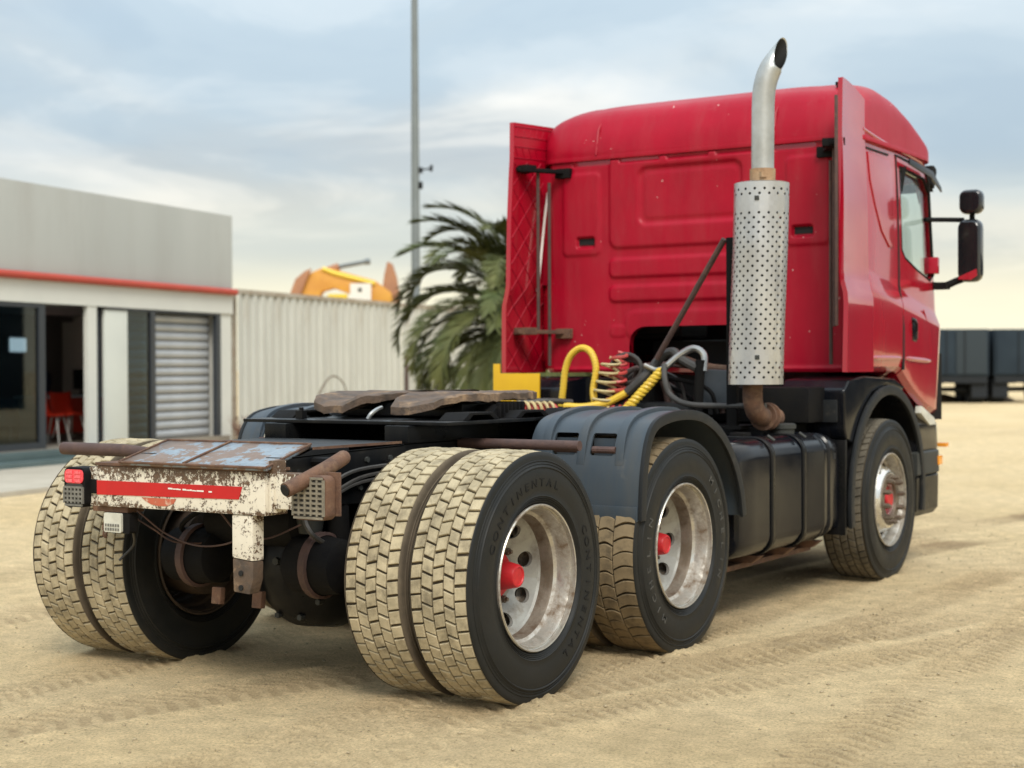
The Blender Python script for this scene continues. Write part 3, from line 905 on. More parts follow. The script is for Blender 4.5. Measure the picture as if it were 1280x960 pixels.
# dry plants by the wall foot
D = thing('dry_shrub', 'dry reddish shrub at the corner of the office building', 'shrub', tuple(fpt(5.95, 0.35)))
r_ = random.Random(11)
mb = MB()
for k in range(60):
    a, l_ = r_.uniform(0, 2 * PI), r_.uniform(0.3, 0.62)
    q = r_.uniform(0.15, 0.55)
    p0 = Vector((r_.uniform(-.08, .08), r_.uniform(-.08, .08), 0))
    p1 = p0 + Vector((math.cos(a) * q * l_ * .5, math.sin(a) * q * l_ * .5, l_ * .6))
    p2 = p0 + Vector((math.cos(a) * q * l_ * 1.1, math.sin(a) * q * l_ * 1.1, l_))
    mb.tube([p0, p1, p2], [0.008, 0.006, 0.002], 4)
    for j in range(3):
        c_ = p1.lerp(p2, r_.random())
        d_ = Vector((r_.uniform(-1, 1), r_.uniform(-1, 1), r_.uniform(0, 1))) * 0.05
        e_ = Vector((r_.uniform(-1, 1), r_.uniform(-1, 1), r_.uniform(-1, 1))) * 0.018
        mb.add([c_, c_ + d_ * .5 + e_, c_ + d_, c_ + d_ * .5 - e_], [(0, 1, 2, 3)])
mb.build('stems', 'dryplant', D, recalc=False)
D = thing('bare_branch', 'bare arching branch in front of the corrugated wall', 'branch', tuple(fpt(7.9, 0.6)))
for q in (0, 1):
    pts = spline([(0, 0, 0), (0.15, 0, 0.55 + .2 * q), (0.55, -.02, 0.95 + .3 * q), (1.0, 0, 0.85 + .25 * q), (1.25, 0.02, 0.45)], 6)
    MB().tube(pts, [0.028 - 0.02 * i / len(pts) for i in range(len(pts))], 6).build('stem', 'twig', D)

# ------------------------------------------------------------------ lamp post
P = thing('lamp_post', 'tall grey floodlight pole rising behind the palm', 'lamp post', (23.62, 16.67, 0))
MB().lathe([(0, 0.0), (0, 0.13), (0.3, 0.115), (6, 0.095), (13.5, 0.06), (13.5, 0.0)], 20, 'z').build('pole', 'pole', P)
MB().box(-0.2, 0.2, -0.2, 0.2, 0.0, 0.04).build('base_plate', 'pole', P)
rdir = Vector((math.sin(yaw), -math.cos(yaw), 0))
br = MB().tube([rdir * 0.05 + Vector((0, 0, 6.02)), rdir * 0.20 + Vector((0, 0, 6.04)), rdir * 0.37 + Vector((0, 0, 6.06))], [0.05, 0.02, 0.016], 8)
br.obox(rdir * 0.12 + Vector((0, 0, 6.02)), (0.10, 0.10, 0.13), (0, 0, yaw))
bo = br.build('camera_bracket', 'trailer_dark', P)
MB().tube([rdir * 0.36 + Vector((0, 0, 6.0)), rdir * 0.38 + Vector((0, 0, 6.14))], [0.045, 0.035], 10).build('camera_head', 'trailer_dark', bo)
MB().obox(rdir * 0.12 + Vector((0, 0, 5.67)), (0.12, 0.10, 0.16), (0, 0.1, yaw)).build('junction_box', 'black_matt', P, bevel=0.02)
for k in (-1, 1):
    MB().obox((0.4 * k, 0, 13.45), (0.5, 0.3, 0.12), (0, 0.3 * k, 0)).build('lamp_head', 'pole', P)

# ------------------------------------------------------------------ date palm
PB = Vector((14.08, 7.50, 0))
P = thing('palm_tree', 'green date palm with long arching fronds beside the red cab', 'palm tree', PB)
mb = MB()
prof = []
for k in range(26):
    z = 1.85 * k / 25
    prof.append((z, 0.33 + 0.05 * (k % 2) - 0.03 * abs(z - .8)))
mb.lathe([(0, 0.0)] + prof + [(1.93, 0.0)], 18, 'z')
mb.build('trunk', 'trunk', P, angle=25)


def frond_mesh(seed, L, drop, m_):
    r_ = random.Random(seed)
    mb = MB()
    n_ = 26
    pts = []
    ang = 0.0
    p_ = Vector((0, 0, 0))
    for k in range(n_ + 1):
        pts.append(p_.copy())
        ang -= drop / n_ * (0.35 + 1.3 * k / n_)
        p_ = p_ + Vector((math.cos(ang), 0, math.sin(ang))) * (L / n_)
    mb.tube(pts, [0.024 * (1 - k / (n_ + 1)) + 0.004 for k in range(n_ + 1)], 5)
    for k in range(2, 134):
        u = k / 134
        i = min(int(u * n_), n_ - 1)
        q = pts[i].lerp(pts[i + 1], u * n_ - i)
        tan = (pts[i + 1] - pts[i]).normalized()
        l_ = (0.37 * math.sin(PI * (0.10 + 0.86 * u)) ** 0.7 + 0.05) * r_.uniform(0.8, 1.1)
        for sd_ in (-1, 1):
            lift = r_.uniform(-0.05, 0.35)
            nrm = Vector((-tan.z, 0, tan.x))
            d_ = (tan * r_.uniform(0.75, 1.1) + Vector((0, sd_, 0)) * r_.uniform(0.5, 0.8) + nrm * lift).normalized()
            wv = (tan - d_ * tan.dot(d_)).normalized() * 0.015
            a_ = q + d_ * l_ * 0.55 + Vector((0, 0, -0.03 * l_))
            e_ = q + d_ * l_ + Vector((0, 0, -0.20 * l_))
            mb.add([q - wv * .5, q + wv * .5, a_ + wv, a_ - wv, e_], [(0, 1, 2, 3), (3, 2, 4)])
    return mb.mesh('frond', m_, angle=30, recalc=False)


fm = [frond_mesh(s_, 1.95 + 0.14 * s_, dr, 'leaf') for s_, dr in ((1, 1.9), (2, 2.2), (3, 1.6), (4, 2.5))]
fd = [frond_mesh(9, 2.0, 1.0, 'leafdry')]
r_ = random.Random(21)
golden = 2.39996
for k in range(84):
    el = math.radians(86 - 96 * (k / 83) ** 0.95 + r_.uniform(-6, 6))
    az = k * golden + r_.uniform(-.2, .2)
    o = link('frond', fm[k % 4], P, (0.16 * math.cos(az), 0.16 * math.sin(az), 1.93 + 0.3 * math.sin(el)))
    o.rotation_euler = (r_.uniform(-.25, .25), -el, az)
for k in range(10):
    az = k * golden * 1.3
    o = link('frond', fd[0], P, (0.22 * math.cos(az), 0.22 * math.sin(az), 1.75))
    o.rotation_euler = (r_.uniform(-.2, .2), math.radians(22), az)
    o['label'] = 'dry brown hanging frond'

# ------------------------------------------------------------------ excavator beyond the wall (local frame: x to the right as seen from the yard, y away)
E_ = thing('excavator', 'yellow excavator with a folded boom showing above the corrugated wall', 'excavator', (27.35, 21.95, 0), yaw - PI / 2)
pxm = 42 / 1934.99


def ex(u, v):
    return ((u - 425) * pxm, 1.402 + (457 - v) * pxm)


poly = [ex(*q) for q in ((366, 420), (368, 378), (375, 352), (388, 338), (404, 331), (420, 333), (470, 347), (490, 362), (493, 378), (470, 376), (440, 364), (418, 356), (404, 360), (396, 376), (396, 420))]
MB().prism(poly, 'y', -0.28, 0.28).build('boom', 'exyellow', E_, bevel=0.04)
poly = [ex(*q) for q in ((362, 425), (364, 366), (372, 345), (384, 335), (392, 332), (386, 345), (377, 368), (375, 425))]
MB().prism(poly, 'y', -0.42, -0.30).build('guard_plate', 'exbrown', E_, bevel=0.02)
mb = MB()
for a, b_ in (((405, 331), (420, 337)), ((420, 337), (470, 350))):
    (xa, za), (xb, zb_) = ex(*a), ex(*b_)
    mb.tube([(xa, -0.30, za - .02), (xb, -0.30, zb_ - .02)], 0.055, 8)
mb.build('hydraulic_pipe', 'exbright', E_)
(xa, za), (xb, zb_), (xc, zc_) = ex(410, 331), ex(424, 329), ex(462, 322)
MB().tube([(xa - .1, 0, za - .1), (xb, 0, zb_)], 0.11, 10).build('cylinder_barrel', 'exbrown', E_)
mb = MB().tube([(xb, 0, zb_), (xc, 0, zc_)], 0.06, 10)
mb.tube([(xc - .12, 0, zc_ - 0.02), (xc + .02, 0, zc_)], 0.085, 10)
mb.build('piston_rod', 'pole', E_)
poly = [ex(*q) for q in ((477, 420), (477, 372), (481, 340), (485, 323), (491, 326), (496, 342), (499, 360), (500, 420))]
MB().prism(poly, 'y', -0.22, 0.22).build('stick', 'exbrown', E_, bevel=0.03)
(xa, za), (xb, zb_) = ex(440, 372), ex(466, 351)
MB().box(xa, xb, -0.47, -0.44, za, zb_).build('white_panel', 'white', E_)
(xm, zm) = ex(452, 359)
MB().box(xm - .05, xm + .05, -0.478, -0.471, zm - .05, zm + .05).build('panel_mark', 'grey', E_)
(xa, za), (xb, zb_) = ex(412, 372), ex(436, 364)
MB().box(xa, xb, -0.44, -0.30, za - .1, zb_).build('bracket', 'exbright', E_)
MB().box(-1.2, 1.2, -0.435, 2.6, 1.2, 2.45).build('body', 'exyellow', E_, bevel=0.12)
MB().box(-1.15, -0.25, -0.433, 1.0, 2.455, 3.05).build('engine_hood', 'exyellow', E_, bevel=0.12)
for sx in (-1, 1):
    pr_ = rrect(-1.7, 1.9, 0.0, 0.9, 0.44, 6)
    MB().prism(pr_, 'x', sx * 1.0 - 0.28, sx * 1.0 + 0.28).build('track', 'trailer_dark', E_)

# ------------------------------------------------------------------ far parked trailers, seen from behind


def trailer(loc, label):
    T_ = thing('box_trailer', label, 'trailer', loc, yaw - PI / 2, 'dark trailers parked across the yard')
    MB().box(-1.28, 1.28, 0.05, 12.5, 1.05, 2.84).build('body', 'trailer', T_, bevel=0.02)
    for sx in (-1, 1):
        dm = MB().box(0.03 if sx > 0 else -1.20, 1.20 if sx > 0 else -0.03, 0.0, 0.048, 1.12, 2.78).build('door', 'trailer_pale' if sx > 0 else 'trailer', T_, bevel=0.01)
        MB().tube([(sx * 0.35, -0.03, 1.1), (sx * 0.35, -0.03, 2.8)], 0.022, 6).build('lock_bar', 'trailer_dark', dm)
    MB().box(-1.24, 1.24, 0.08, 0.20, 0.78, 1.045).build('bumper', 'trailer_dark', T_)
    for sx in (-1, 1):
        MB().box(sx * 0.45 - 0.06, sx * 0.45 + 0.06, 0.205, 12, 0.75, 1.045).build('frame_rail', 'trailer_dark', T_)
        MB().box(sx * 0.98 - 0.3, sx * 0.98 + 0.3, 0.22, 0.24, 0.22, 1.04).build('mudflap', 'trailer_dark', T_)
        for yy in (0.85, 2.15):
            mb = MB().lathe([(sx * 0.98 - .28, 0.25), (sx * 0.98 - .28, 0.48), (sx * 0.98 - .24, 0.52), (sx * 0.98 + .24, 0.52), (sx * 0.98 + .28, 0.48), (sx * 0.98 + .28, 0.25)], 24, 'x', (0, yy, 0.52), closed=True)
            mb.build('wheel', 'trailer_dark', T_)
    MB().cyl((-0.9, 0.85, 0.52), (0.9, 0.85, 0.52), 0.09).cyl((-0.9, 2.15, 0.52), (0.9, 2.15, 0.52), 0.09).build('axle', 'trailer_dark', T_)
    return T_


trv = Vector((math.sin(yaw), -math.cos(yaw), 0))
base = Vector((53.6, 12.5, 0))
trailer(tuple(base - trv * 0.55), 'dark slate box trailer parked far off just beside the cab')
trailer(tuple(base + trv * 2.33 + Vector((0.3, 0.2, 0))), 'dark slate box trailer far off at the photo edge, one along from the cab')
trailer(tuple(base + trv * 0.9 + Vector((13, 8, 0))), 'dark box trailer standing behind the gap between the two nearer trailers')
# unseen dark wall, added only for the dark band mirrored in the cab's flank
D = thing('added_dark_wall', 'unseen dark wall added to darken the reflection in the red cab flank', 'wall', (32.5, -13, 0), 0.876)
for k in range(10):
    MB().box(-12.5 + 2.5 * k, -10.06 + 2.5 * k, 0, 0.12, 0, 3.9).build('panel', 'trailer', D)  # panels of the added unseen wall
    MB().box(-10.05 + 2.5 * k, -10.01 + 2.5 * k, -0.03, 0.15, 0, 3.95).build('post', 'trailer_dark', D)
mb = MB()
r_ = random.Random(4)
for k in range(60):
    p_ = base + trv * r_.uniform(-6, 6) + Vector((0.842, .54, 0)) * r_.uniform(2.6, 5.0)
    s_ = r_.uniform(0.15, 0.45)
    mb.lathe([(0, s_ * 1.6), (s_ * .5, s_ * 1.1), (s_ * .8, 0.02)], 7, 'z', (p_.x, p_.y, -0.02))
o = mb.build('soil_heaps', 'soil', angle=180)
o['kind'] = 'stuff'
D = thing('bare_tree', 'leafless twiggy tree rising behind the gap between the far trailers', 'tree', tuple(base + trv * 1.0 + Vector((17, 11, 0))))
r_ = random.Random(8)
MB().tube([(0, 0, 0), (0.05, 0, 1.2), (0.0, 0.05, 2.4)], [0.14, 0.10, 0.07], 8).build('trunk', 'twig', D)
mb = MB()
for k in range(26):
    a = r_.uniform(0, 2 * PI)
    q = r_.uniform(.3, 1.0)
    p0 = Vector((0, 0.03, r_.uniform(1.6, 2.4)))
    p2 = p0 + Vector((math.cos(a) * q, math.sin(a) * q, r_.uniform(.6, 1.7)))
    mb.tube([p0, p0.lerp(p2, .5) + Vector((0, 0, .15)), p2], [0.05, 0.03, 0.008], 5)
mb.build('crown', 'twig', D)


# ================================================================== TRUCK (origin on the ground under its rearmost axle, x forward, y to its left)
T = thing('tractor_truck', 'red three axle tractor unit with dusty tyres and a tall perforated exhaust stack', 'truck')
TAN, WB, RT = 1.374, 4.467, 0.535
YO, YI, YF = 1.117, 0.785, 1.10


# ------------------------------------------------------------------ wheels
def tread_mesh(name, rows, N, R0, R1, m_, gap=0.006, tgap=0.009, amp=0.010, ch=0.003, nseg=1, seed=1):
    """rows: list of (y0, y1, phase, slant); every block is a chamfered wedge of its own"""
    r_ = random.Random(seed)
    mb = MB()
    for (y0, y1, ph, sl) in rows:
        a_, b_ = y0 + gap / 2, y1 - gap / 2
        for k in range(N):
            t0 = 2 * PI * (k + ph) / N + tgap / 2 / R1
            t1 = 2 * PI * (k + 1 + ph) / N - tgap / 2 / R1
            dr = r_.uniform(-0.0022, 0.0012)
            j0, j1 = r_.uniform(-.002, .002), r_.uniform(-.002, .002)
            ring = []
            for i in range(nseg + 1):
                q = i / nseg
                ring.append((q * 1.0, -1))
            # outline in (theta offset, y) with a bowed edge for long lugs
            out = []
            for i in range(nseg + 1):
                q = i / nseg
                bow = sl * (q - .5) + amp * (math.sin(PI * q) if nseg > 1 else 0)
                out.append((t0 + (bow + j0) / R1, a_ + (b_ - a_) * q))
            for i in range(nseg, -1, -1):
                q = i / nseg
                bow = sl * (q - .5) + amp * (math.sin(PI * q) if nseg > 1 else 0)
                out.append((t1 + (bow + j1) / R1, a_ + (b_ - a_) * q))
            ct = sum(p[0] for p in out) / len(out)
            cy = sum(p[1] for p in out) / len(out)
            n_ = len(out)

            def shoulder(y):
                return -0.006 * max(0, (abs(y) - 0.095) / 0.04) ** 2
            vs = []
            for lvl, (R_, ins) in enumerate(((R0, 0.0), (R1 - ch + dr, 0.0), (R1 + dr, ch))):
                for (tt, yy) in out:
                    dt, dy = tt - ct, yy - cy
                    L_ = math.hypot(dt * R1, dy) or 1
                    tt2, yy2 = tt - dt * ins / L_ * 1.2, yy - dy * ins / L_ * 1.2
                    R2_ = R_ + (shoulder(yy2) if lvl else 0)
                    vs.append((R2_ * math.cos(tt2), yy2, R2_ * math.sin(tt2)))
            fs = []
            for l_ in (0, 1):
                for i in range(n_):
                    j = (i + 1) % n_
                    fs.append((l_ * n_ + i, l_ * n_ + j, (l_ + 1) * n_ + j, (l_ + 1) * n_ + i))
            fs.append(tuple(2 * n_ + i for i in range(n_)))
            mb.add(vs, fs)
    return mb.mesh(name, m_, angle=30, recalc=True)


rows5 = [(-0.136, -0.080, 0.0, 0.006), (-0.080, -0.028, 0.45, -0.014), (-0.028, 0.026, 0.9, 0.012), (0.026, 0.080, 0.38, -0.014), (0.080, 0.136, 0.8, 0.008)]
TREAD_BLOCK = tread_mesh('tread', rows5, 54, 0.513, RT, 'tread', gap=0.0065, tgap=0.0100)
rows4 = [(-0.138, -0.030, 0.0, 0.020), (-0.030, 0.052, 0.45, -0.004), (0.052, 0.138, 0.1, -0.018)]
TREAD_LUG = tread_mesh('tread', rows4, 50, 0.512, RT, 'tread_brown', gap=0.004, tgap=0.008, amp=-0.012, nseg=6, seed=2)
rowsf = [(-0.130, -0.078, 0.0, 0.012), (-0.078, -0.026, 0.3, -0.016), (-0.026, 0.026, 0.7, 0.016), (0.026, 0.078, 0.2, -0.016), (0.078, 0.130, 0.6, 0.012)]
TREAD_FRONT = tread_mesh('tread', rowsf, 62, 0.518, RT, 'tread_grey', gap=0.010, tgap=0.006, seed=3)


def tyre_prof(sgn):
    # (y, r) from the outer bead round to the inner one
    half = [(0.128, 0.306), (0.140, 0.318), (0.1445, 0.3225), (0.1415, 0.325), (0.1475, 0.3295), (0.1445, 0.332), (0.1500, 0.3365), (0.1475, 0.339), (0.1520, 0.344), (0.1500, 0.347), (0.1545, 0.372),
            (0.157, 0.408), (0.1565, 0.440), (0.1525, 0.460), (0.1565, 0.4635), (0.1560, 0.467), (0.149, 0.471), (0.1480, 0.476), (0.1505, 0.4785), (0.1465, 0.482), (0.1460, 0.488), (0.1490, 0.4905), (0.1480, 0.494),
            (0.1455, 0.495), (0.1440, 0.510), (0.1420, 0.5255), (0.1370, 0.5290), (0.1355, 0.5190)]
    a = [(-y, r) for y, r in half]
    b_ = [(y, r) for y, r in reversed(half)]
    return a + b_


TYRE = MB().lathe(tyre_prof(1), 96).mesh('tyre', 'rubber', angle=50, recalc=True)
TYRE.materials.append(M['groove'])
for p_ in TYRE.polygons:
    c_ = p_.center
    if abs(c_.y) < 0.1375 and math.hypot(c_.x, c_.z) > 0.5:
        p_.material_index = 1


def rim_mesh(m_):
    prof = [(-0.1475, 0.300), (-0.1490, 0.3065), (-0.1440, 0.3100), (-0.1330, 0.3085), (-0.128, 0.2980), (-0.131, 0.2900), (-0.1200, 0.2850), (-0.080, 0.2815),
            (-0.066, 0.2780), (-0.055, 0.2655), (-0.035, 0.2600), (0.015, 0.2585), (0.030, 0.2560), (0.045, 0.2600), (0.085, 0.2610), (0.100, 0.2570), (0.110, 0.2480),
            (0.118, 0.2490), (0.122, 0.2680), (0.140, 0.2850), (0.146, 0.300), (0.140, 0.306), (0.128, 0.306), (0.10, 0.285), (0.03, 0.268), (-0.04, 0.270), (-0.07, 0.29), (-0.128, 0.300)]
    return MB().lathe(prof, 96, closed=True).mesh('wheel', m_, angle=28)


RIM = rim_mesh('rim')
RIM.materials.append(M['rim_inner'])
for p_ in RIM.polygons:
    if p_.center.y > -0.052:
        p_.material_index = 1
TYRE_DUSTY = TYRE.copy()
TYRE_DUSTY.materials[0] = M['rubber_dusty']
RIM_DARK = rim_mesh('rim_dark')


def disc_mesh(m_, deep):
    """ventilated wheel disc with ten round hand holes"""
    mb = MB()
    n_ = 8 if deep else 10
    if deep:
        key = [(0.2590, 0.006), (0.2500, 0.016), (0.1560, 0.082)]
    else:
        key = [(0.263, -0.045), (0.246, -0.062), (0.196, -0.128)]

    def prof(t_):      # t 0..1 from r outer to inner over the holed zone
        (ra, ya), (rb, yb) = key[1], key[2]
        return ra + (rb - ra) * t_, ya + (yb - ya) * t_

    def fmap(s_, t_):
        r_, y_ = prof(t_)
        a_ = 2 * PI * s_
        return (r_ * math.cos(a_), y_, r_ * math.sin(a_))
    L_ = math.hypot(key[1][0] - key[2][0], key[1][1] - key[2][1])
    hr = 0.036 if deep else 0.027
    for k in range(n_):
        holed_cell(mb, fmap, k / n_, (k + 1) / n_, 0.0, 1.0, hr / (2 * PI * 0.21), hr / L_ * (0.98 if deep else 0.9), 24)
        # the hole's wall
        w_ = [fmap((k + .5) / n_ + hr / (2 * PI * .21) * math.cos(2 * PI * q / 24), .5 + hr / L_ * 0.95 * math.sin(2 * PI * q / 24)) for q in range(24)]
        dv = (0, 0.014, 0)
        mb.add(w_ + [(p_[0], p_[1] + dv[1], p_[2]) for p_ in w_], [(q, (q + 1) % 24, 24 + (q + 1) % 24, 24 + q) for q in range(24)])
    mb.lathe([(key[0][1], key[0][0]), (key[1][1], key[1][0])], 60)
    if deep:
        mb.lathe([(0.082, 0.156), (0.086, 0.150), (0.086, 0.10), (0.11, 0.10)], 60)
    else:
        mb.lathe([(-0.128, 0.196), (-0.137, 0.188), (-0.139, 0.176), (-0.139, 0.118), (-0.12, 0.112), (-0.05, 0.112)], 60)
    return mb.mesh('wheel_disc', m_, angle=32, recalc=False)


DISC_DEEP = disc_mesh('disc', True)
DISC_FRONT = disc_mesh('alloy', False)


def nut_mesh(rr, y0, y1, m_, size=0.016):
    mb = MB().tube([(rr, y0, 0), (rr, y1, 0)], size, 6)
    mb.tube([(rr, y1, 0), (rr, y1 - 0.012, 0)], size * .55, 8)
    return mb.mesh('wheel_nut', m_, angle=30)


NUT_DEEP = nut_mesh(0.126, 0.086, 0.058, 'nut_dirty', 0.016)
NUT_FRONT = nut_mesh(0.145, -0.137, -0.185, 'nut_dirty', 0.018)
HUB_DEEP = MB().lathe([(0.09, 0.104), (0.062, 0.100), (0.052, 0.090), (0.046, 0.066), (-0.036, 0.050), (-0.044, 0.046), (-0.046, 0.038), (-0.042, 0.035), (-0.042, 0.0)], 40).mesh('hub_cap', 'red_hub', angle=28)
HUB_FRONT = MB().lathe([(-0.06, 0.112), (-0.085, 0.110), (-0.100, 0.095), (-0.105, 0.070), (-0.135, 0.064), (-0.142, 0.055), (-0.142, 0.0)], 40).mesh('hub_cap', 'red_hub', angle=28)


HUB_FLANGE = MB().lathe([(-0.139, 0.172), (-0.1445, 0.170), (-0.1445, 0.118), (-0.125, 0.113)], 48).mesh('hub_flange', 'nut_dirty', angle=28)
_gl = {}


def glyph(ch, size):
    key = (ch, size)
    if key not in _gl:
        cu = bpy.data.curves.new('letter', 'FONT')
        cu.body = ch
        cu.size = size
        cu.extrude = 0.0012
        cu.offset = 0.0006
        cu.align_x = 'CENTER'
        cu.resolution_u = 3
        ob = bpy.data.objects.new('letter', cu)
        COL.objects.link(ob)
        dg = bpy.context.evaluated_depsgraph_get()
        me_ = bpy.data.meshes.new_from_object(ob.evaluated_get(dg))
        _gl[key] = ([v.co.copy() for v in me_.vertices], [tuple(p.vertices) for p in me_.polygons])
        bpy.data.objects.remove(ob)
        bpy.data.meshes.remove(me_)
    return _gl[key]


def ring_text(parent, words, r_, size, m_, y_, bold=1.25):
    mb = MB()
    for word, phi0, dphi in words:
        for i, ch in enumerate(word):
            if ch == ' ':
                continue
            ph = math.radians(phi0 + dphi * i)
            vs, fs = glyph(ch, size)
            tg, rd = Vector((math.cos(ph), 0, -math.sin(ph))), Vector((math.sin(ph), 0, math.cos(ph)))
            mb.add([tg * (v.x * bold) + rd * (r_ + v.y) + Vector((0, y_ - v.z, 0)) for v in vs], fs)
    o_ = mb.build('lettering', m_, parent, angle=30, recalc=False)
    o_['kind'] = 'stuff'
    return o_


def make_wheel(loc, tread, rz, rim=RIM, disc=DISC_DEEP, nuts=NUT_DEEP, hub=HUB_DEEP, spin=0.0, words=None, wm='rubber_text', wr=0.385, ws=0.045, tyre=TYRE):
    w_ = link('wheel', rim, T, loc)
    w_.rotation_euler = (0, spin, rz)
    if hub is HUB_FRONT:
        link('hub_flange', HUB_FLANGE, w_)
    link('tyre', tyre, w_)
    link('tread', tread, w_)
    if disc:
        link('wheel_disc', disc, w_)
        for k in range(10):
            link('wheel_nut', nuts, w_).rotation_euler = (0, 2 * PI * (k + .5) / 10, 0)
        link('hub_cap', hub, w_)
    if words:
        ring_text(w_, words, wr, ws, wm, -0.1572)
    return w_


z0 = RT - 0.011
cont = [('CONTINENTAL', -77, 8.6), ('CONTINENTAL', 55, 8.6)]
mich = [('MICHELIN', 20, 10.5), ('MICHELIN', 195, 10.5)]
make_wheel((0, -YO, z0), TREAD_BLOCK, 0, words=cont, wm='rubber_text_dark', spin=0.166, ws=0.048)
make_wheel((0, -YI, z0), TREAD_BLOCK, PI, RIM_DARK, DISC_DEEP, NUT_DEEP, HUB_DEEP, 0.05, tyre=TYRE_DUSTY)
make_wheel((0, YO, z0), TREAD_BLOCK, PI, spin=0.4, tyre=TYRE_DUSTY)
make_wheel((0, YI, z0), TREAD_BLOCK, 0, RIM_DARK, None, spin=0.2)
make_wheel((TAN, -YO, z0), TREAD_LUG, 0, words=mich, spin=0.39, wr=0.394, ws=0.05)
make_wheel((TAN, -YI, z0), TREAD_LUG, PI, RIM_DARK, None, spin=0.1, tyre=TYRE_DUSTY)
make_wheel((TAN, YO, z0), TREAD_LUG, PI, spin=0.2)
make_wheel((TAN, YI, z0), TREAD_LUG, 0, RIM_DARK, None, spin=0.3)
make_wheel((WB, -YF, z0), TREAD_FRONT, 0, RIM, DISC_FRONT, NUT_FRONT, HUB_FRONT, 0.1)
make_wheel((WB, YF, z0), TREAD_FRONT, PI, RIM, DISC_FRONT, NUT_FRONT, HUB_FRONT, 0.3)

# ------------------------------------------------------------------ axles, drums, differential, brake chambers
for ax in (0.0, TAN):
    mb = MB().lathe([(-1.0, 0.07), (-0.55, 0.075), (-0.4, 0.10), (-0.3, 0.16), (0.3, 0.16), (0.4, 0.10), (0.55, 0.075), (1.0, 0.07)], 20, 'y', (ax, 0, z0))
    mb.build('axle', 'black_matt', T)
    for s in (-1, 1):
        MB().lathe([(s * 0.60, 0.09), (s * 0.60, 0.205), (s * 0.66, 0.215), (s * 0.86, 0.21), (s * 1.0, 0.16), (s * 1.0, 0.09)], 36, 'y', (ax, 0, z0), closed=True).build('brake_drum', 'rim_dark' if ax == 0 else 'black_matt', T)
mb = MB().lathe([(-0.32, 0.0), (-0.315, 0.10), (-0.27, 0.19), (-0.18, 0.255), (0.0, 0.285), (0.15, 0.25), (0.3, 0.15), (0.42, 0.09), (0.42, 0.0)], 30, 'x', (0.0, -0.12, z0 - 0.02))
mb.build('differential', 'black', T)
for k in range(10):
    a_ = 2 * PI * k / 10
    mb = MB().cyl((-0.275, -0.12 + .21 * math.cos(a_), z0 - .02 + .21 * math.sin(a_)), (-0.245, -0.12 + .21 * math.cos(a_), z0 - .02 + .21 * math.sin(a_)), 0.014, 6)
    mb.build('cover_bolt', 'grey', T)
MB().cyl((-0.335, -0.10, z0 + 0.03), (-0.30, -0.10, z0 + 0.03), 0.018, 6).build('drain_plug', 'grey', T)
MB().lathe([(-0.3, 0.0), (-0.28, 0.12), (-0.1, 0.25), (0.1, 0.25), (0.3, 0.13), (0.5, 0.0)], 24, 'x', (TAN, -0.08, z0)).build('differential', 'black_matt', T)


def brake_chamber(c, k=1.0, m_='black_matt'):
    P_ = [(-0.13, 0.0), (-0.13, 0.07), (-0.115, 0.095), (-0.045, 0.105), (-0.040, 0.116), (-0.022, 0.116), (-0.018, 0.105), (0.06, 0.10), (0.075, 0.085), (0.10, 0.05), (0.10, 0)]
    o_ = MB().lathe([(a_ * k * 1.15, r_ * k) for a_, r_ in P_], 28, 'y', c).build('brake_chamber', m_, T)
    MB().lathe([(a_ * k * 1.15, r_ * k) for a_, r_ in ((-0.047, 0.108), (-0.043, 0.119), (-0.019, 0.119), (-0.015, 0.108))], 28, 'y', c, closed=True).build('clamp_ring', 'rust_pipe', o_)
    return o_


for s in (-1, 1):
    brake_chamber((-0.33, s * 0.36 + 0.04, z0 + 0.03), 1.22)
    brake_chamber((TAN + 0.32, s * 0.40, z0 + 0.05))
for yy in (0.16, -0.08):
    MB().obox((-0.42, yy, 0.395), (0.03, 0.055, 0.075), (0, 0.1, 0)).build('bracket', 'rust', T, bevel=0.006)
mb = MB()
for s in (-1, 1):
    for k in range(5):
        mb.box(0.10 + 0.1 * k, TAN - 0.10 - 0.1 * k, s * 0.46 - 0.045, s * 0.46 + 0.045, 0.66 + 0.026 * k, 0.684 + 0.026 * k)
mb.build('leaf_springs', 'black_matt', T)
MB().cyl((0.687, -0.5, 0.60), (0.687, 0.5, 0.60), 0.075, 20).build('trunnion', 'black_matt', T)
for s in (-1, 1):
    MB().cyl((-0.30, s * 0.25, 0.80), (0.05, s * 0.22, 0.78), 0.035).build('torque_rod', 'black_matt', T)
    MB().tube([(-0.20, s * 0.36, 0.42), (-0.22, s * 0.36, 0.86)], [0.05, 0.05], 12).build('damper', 'black_matt', T)
# air tank and hanging wires behind the axle
MB().lathe([(-0.30, 0.0), (-0.29, 0.08), (-0.25, 0.115), (0.25, 0.115), (0.29, 0.08), (0.30, 0.0)], 24, 'y', (-0.28, 0.02, 0.73)).build('air_tank', 'black_matt', T)
wires = [[(-0.70, .38, .79), (-0.6, .30, .68), (-0.55, .15, .63), (-0.55, -.05, .66), (-0.6, -.2, .76)],
         [(-0.72, .45, .79), (-0.62, .36, .70), (-0.55, .30, .64), (-0.4, .25, .62)],
         [(-0.68, -.10, .80), (-0.60, -.14, .70), (-0.52, -.22, .68), (-0.45, -.35, .74)]]
for w_ in wires:
    MB().tube(spline(w_, 6), 0.0045, 5).build('wire', 'rust_pipe', T)

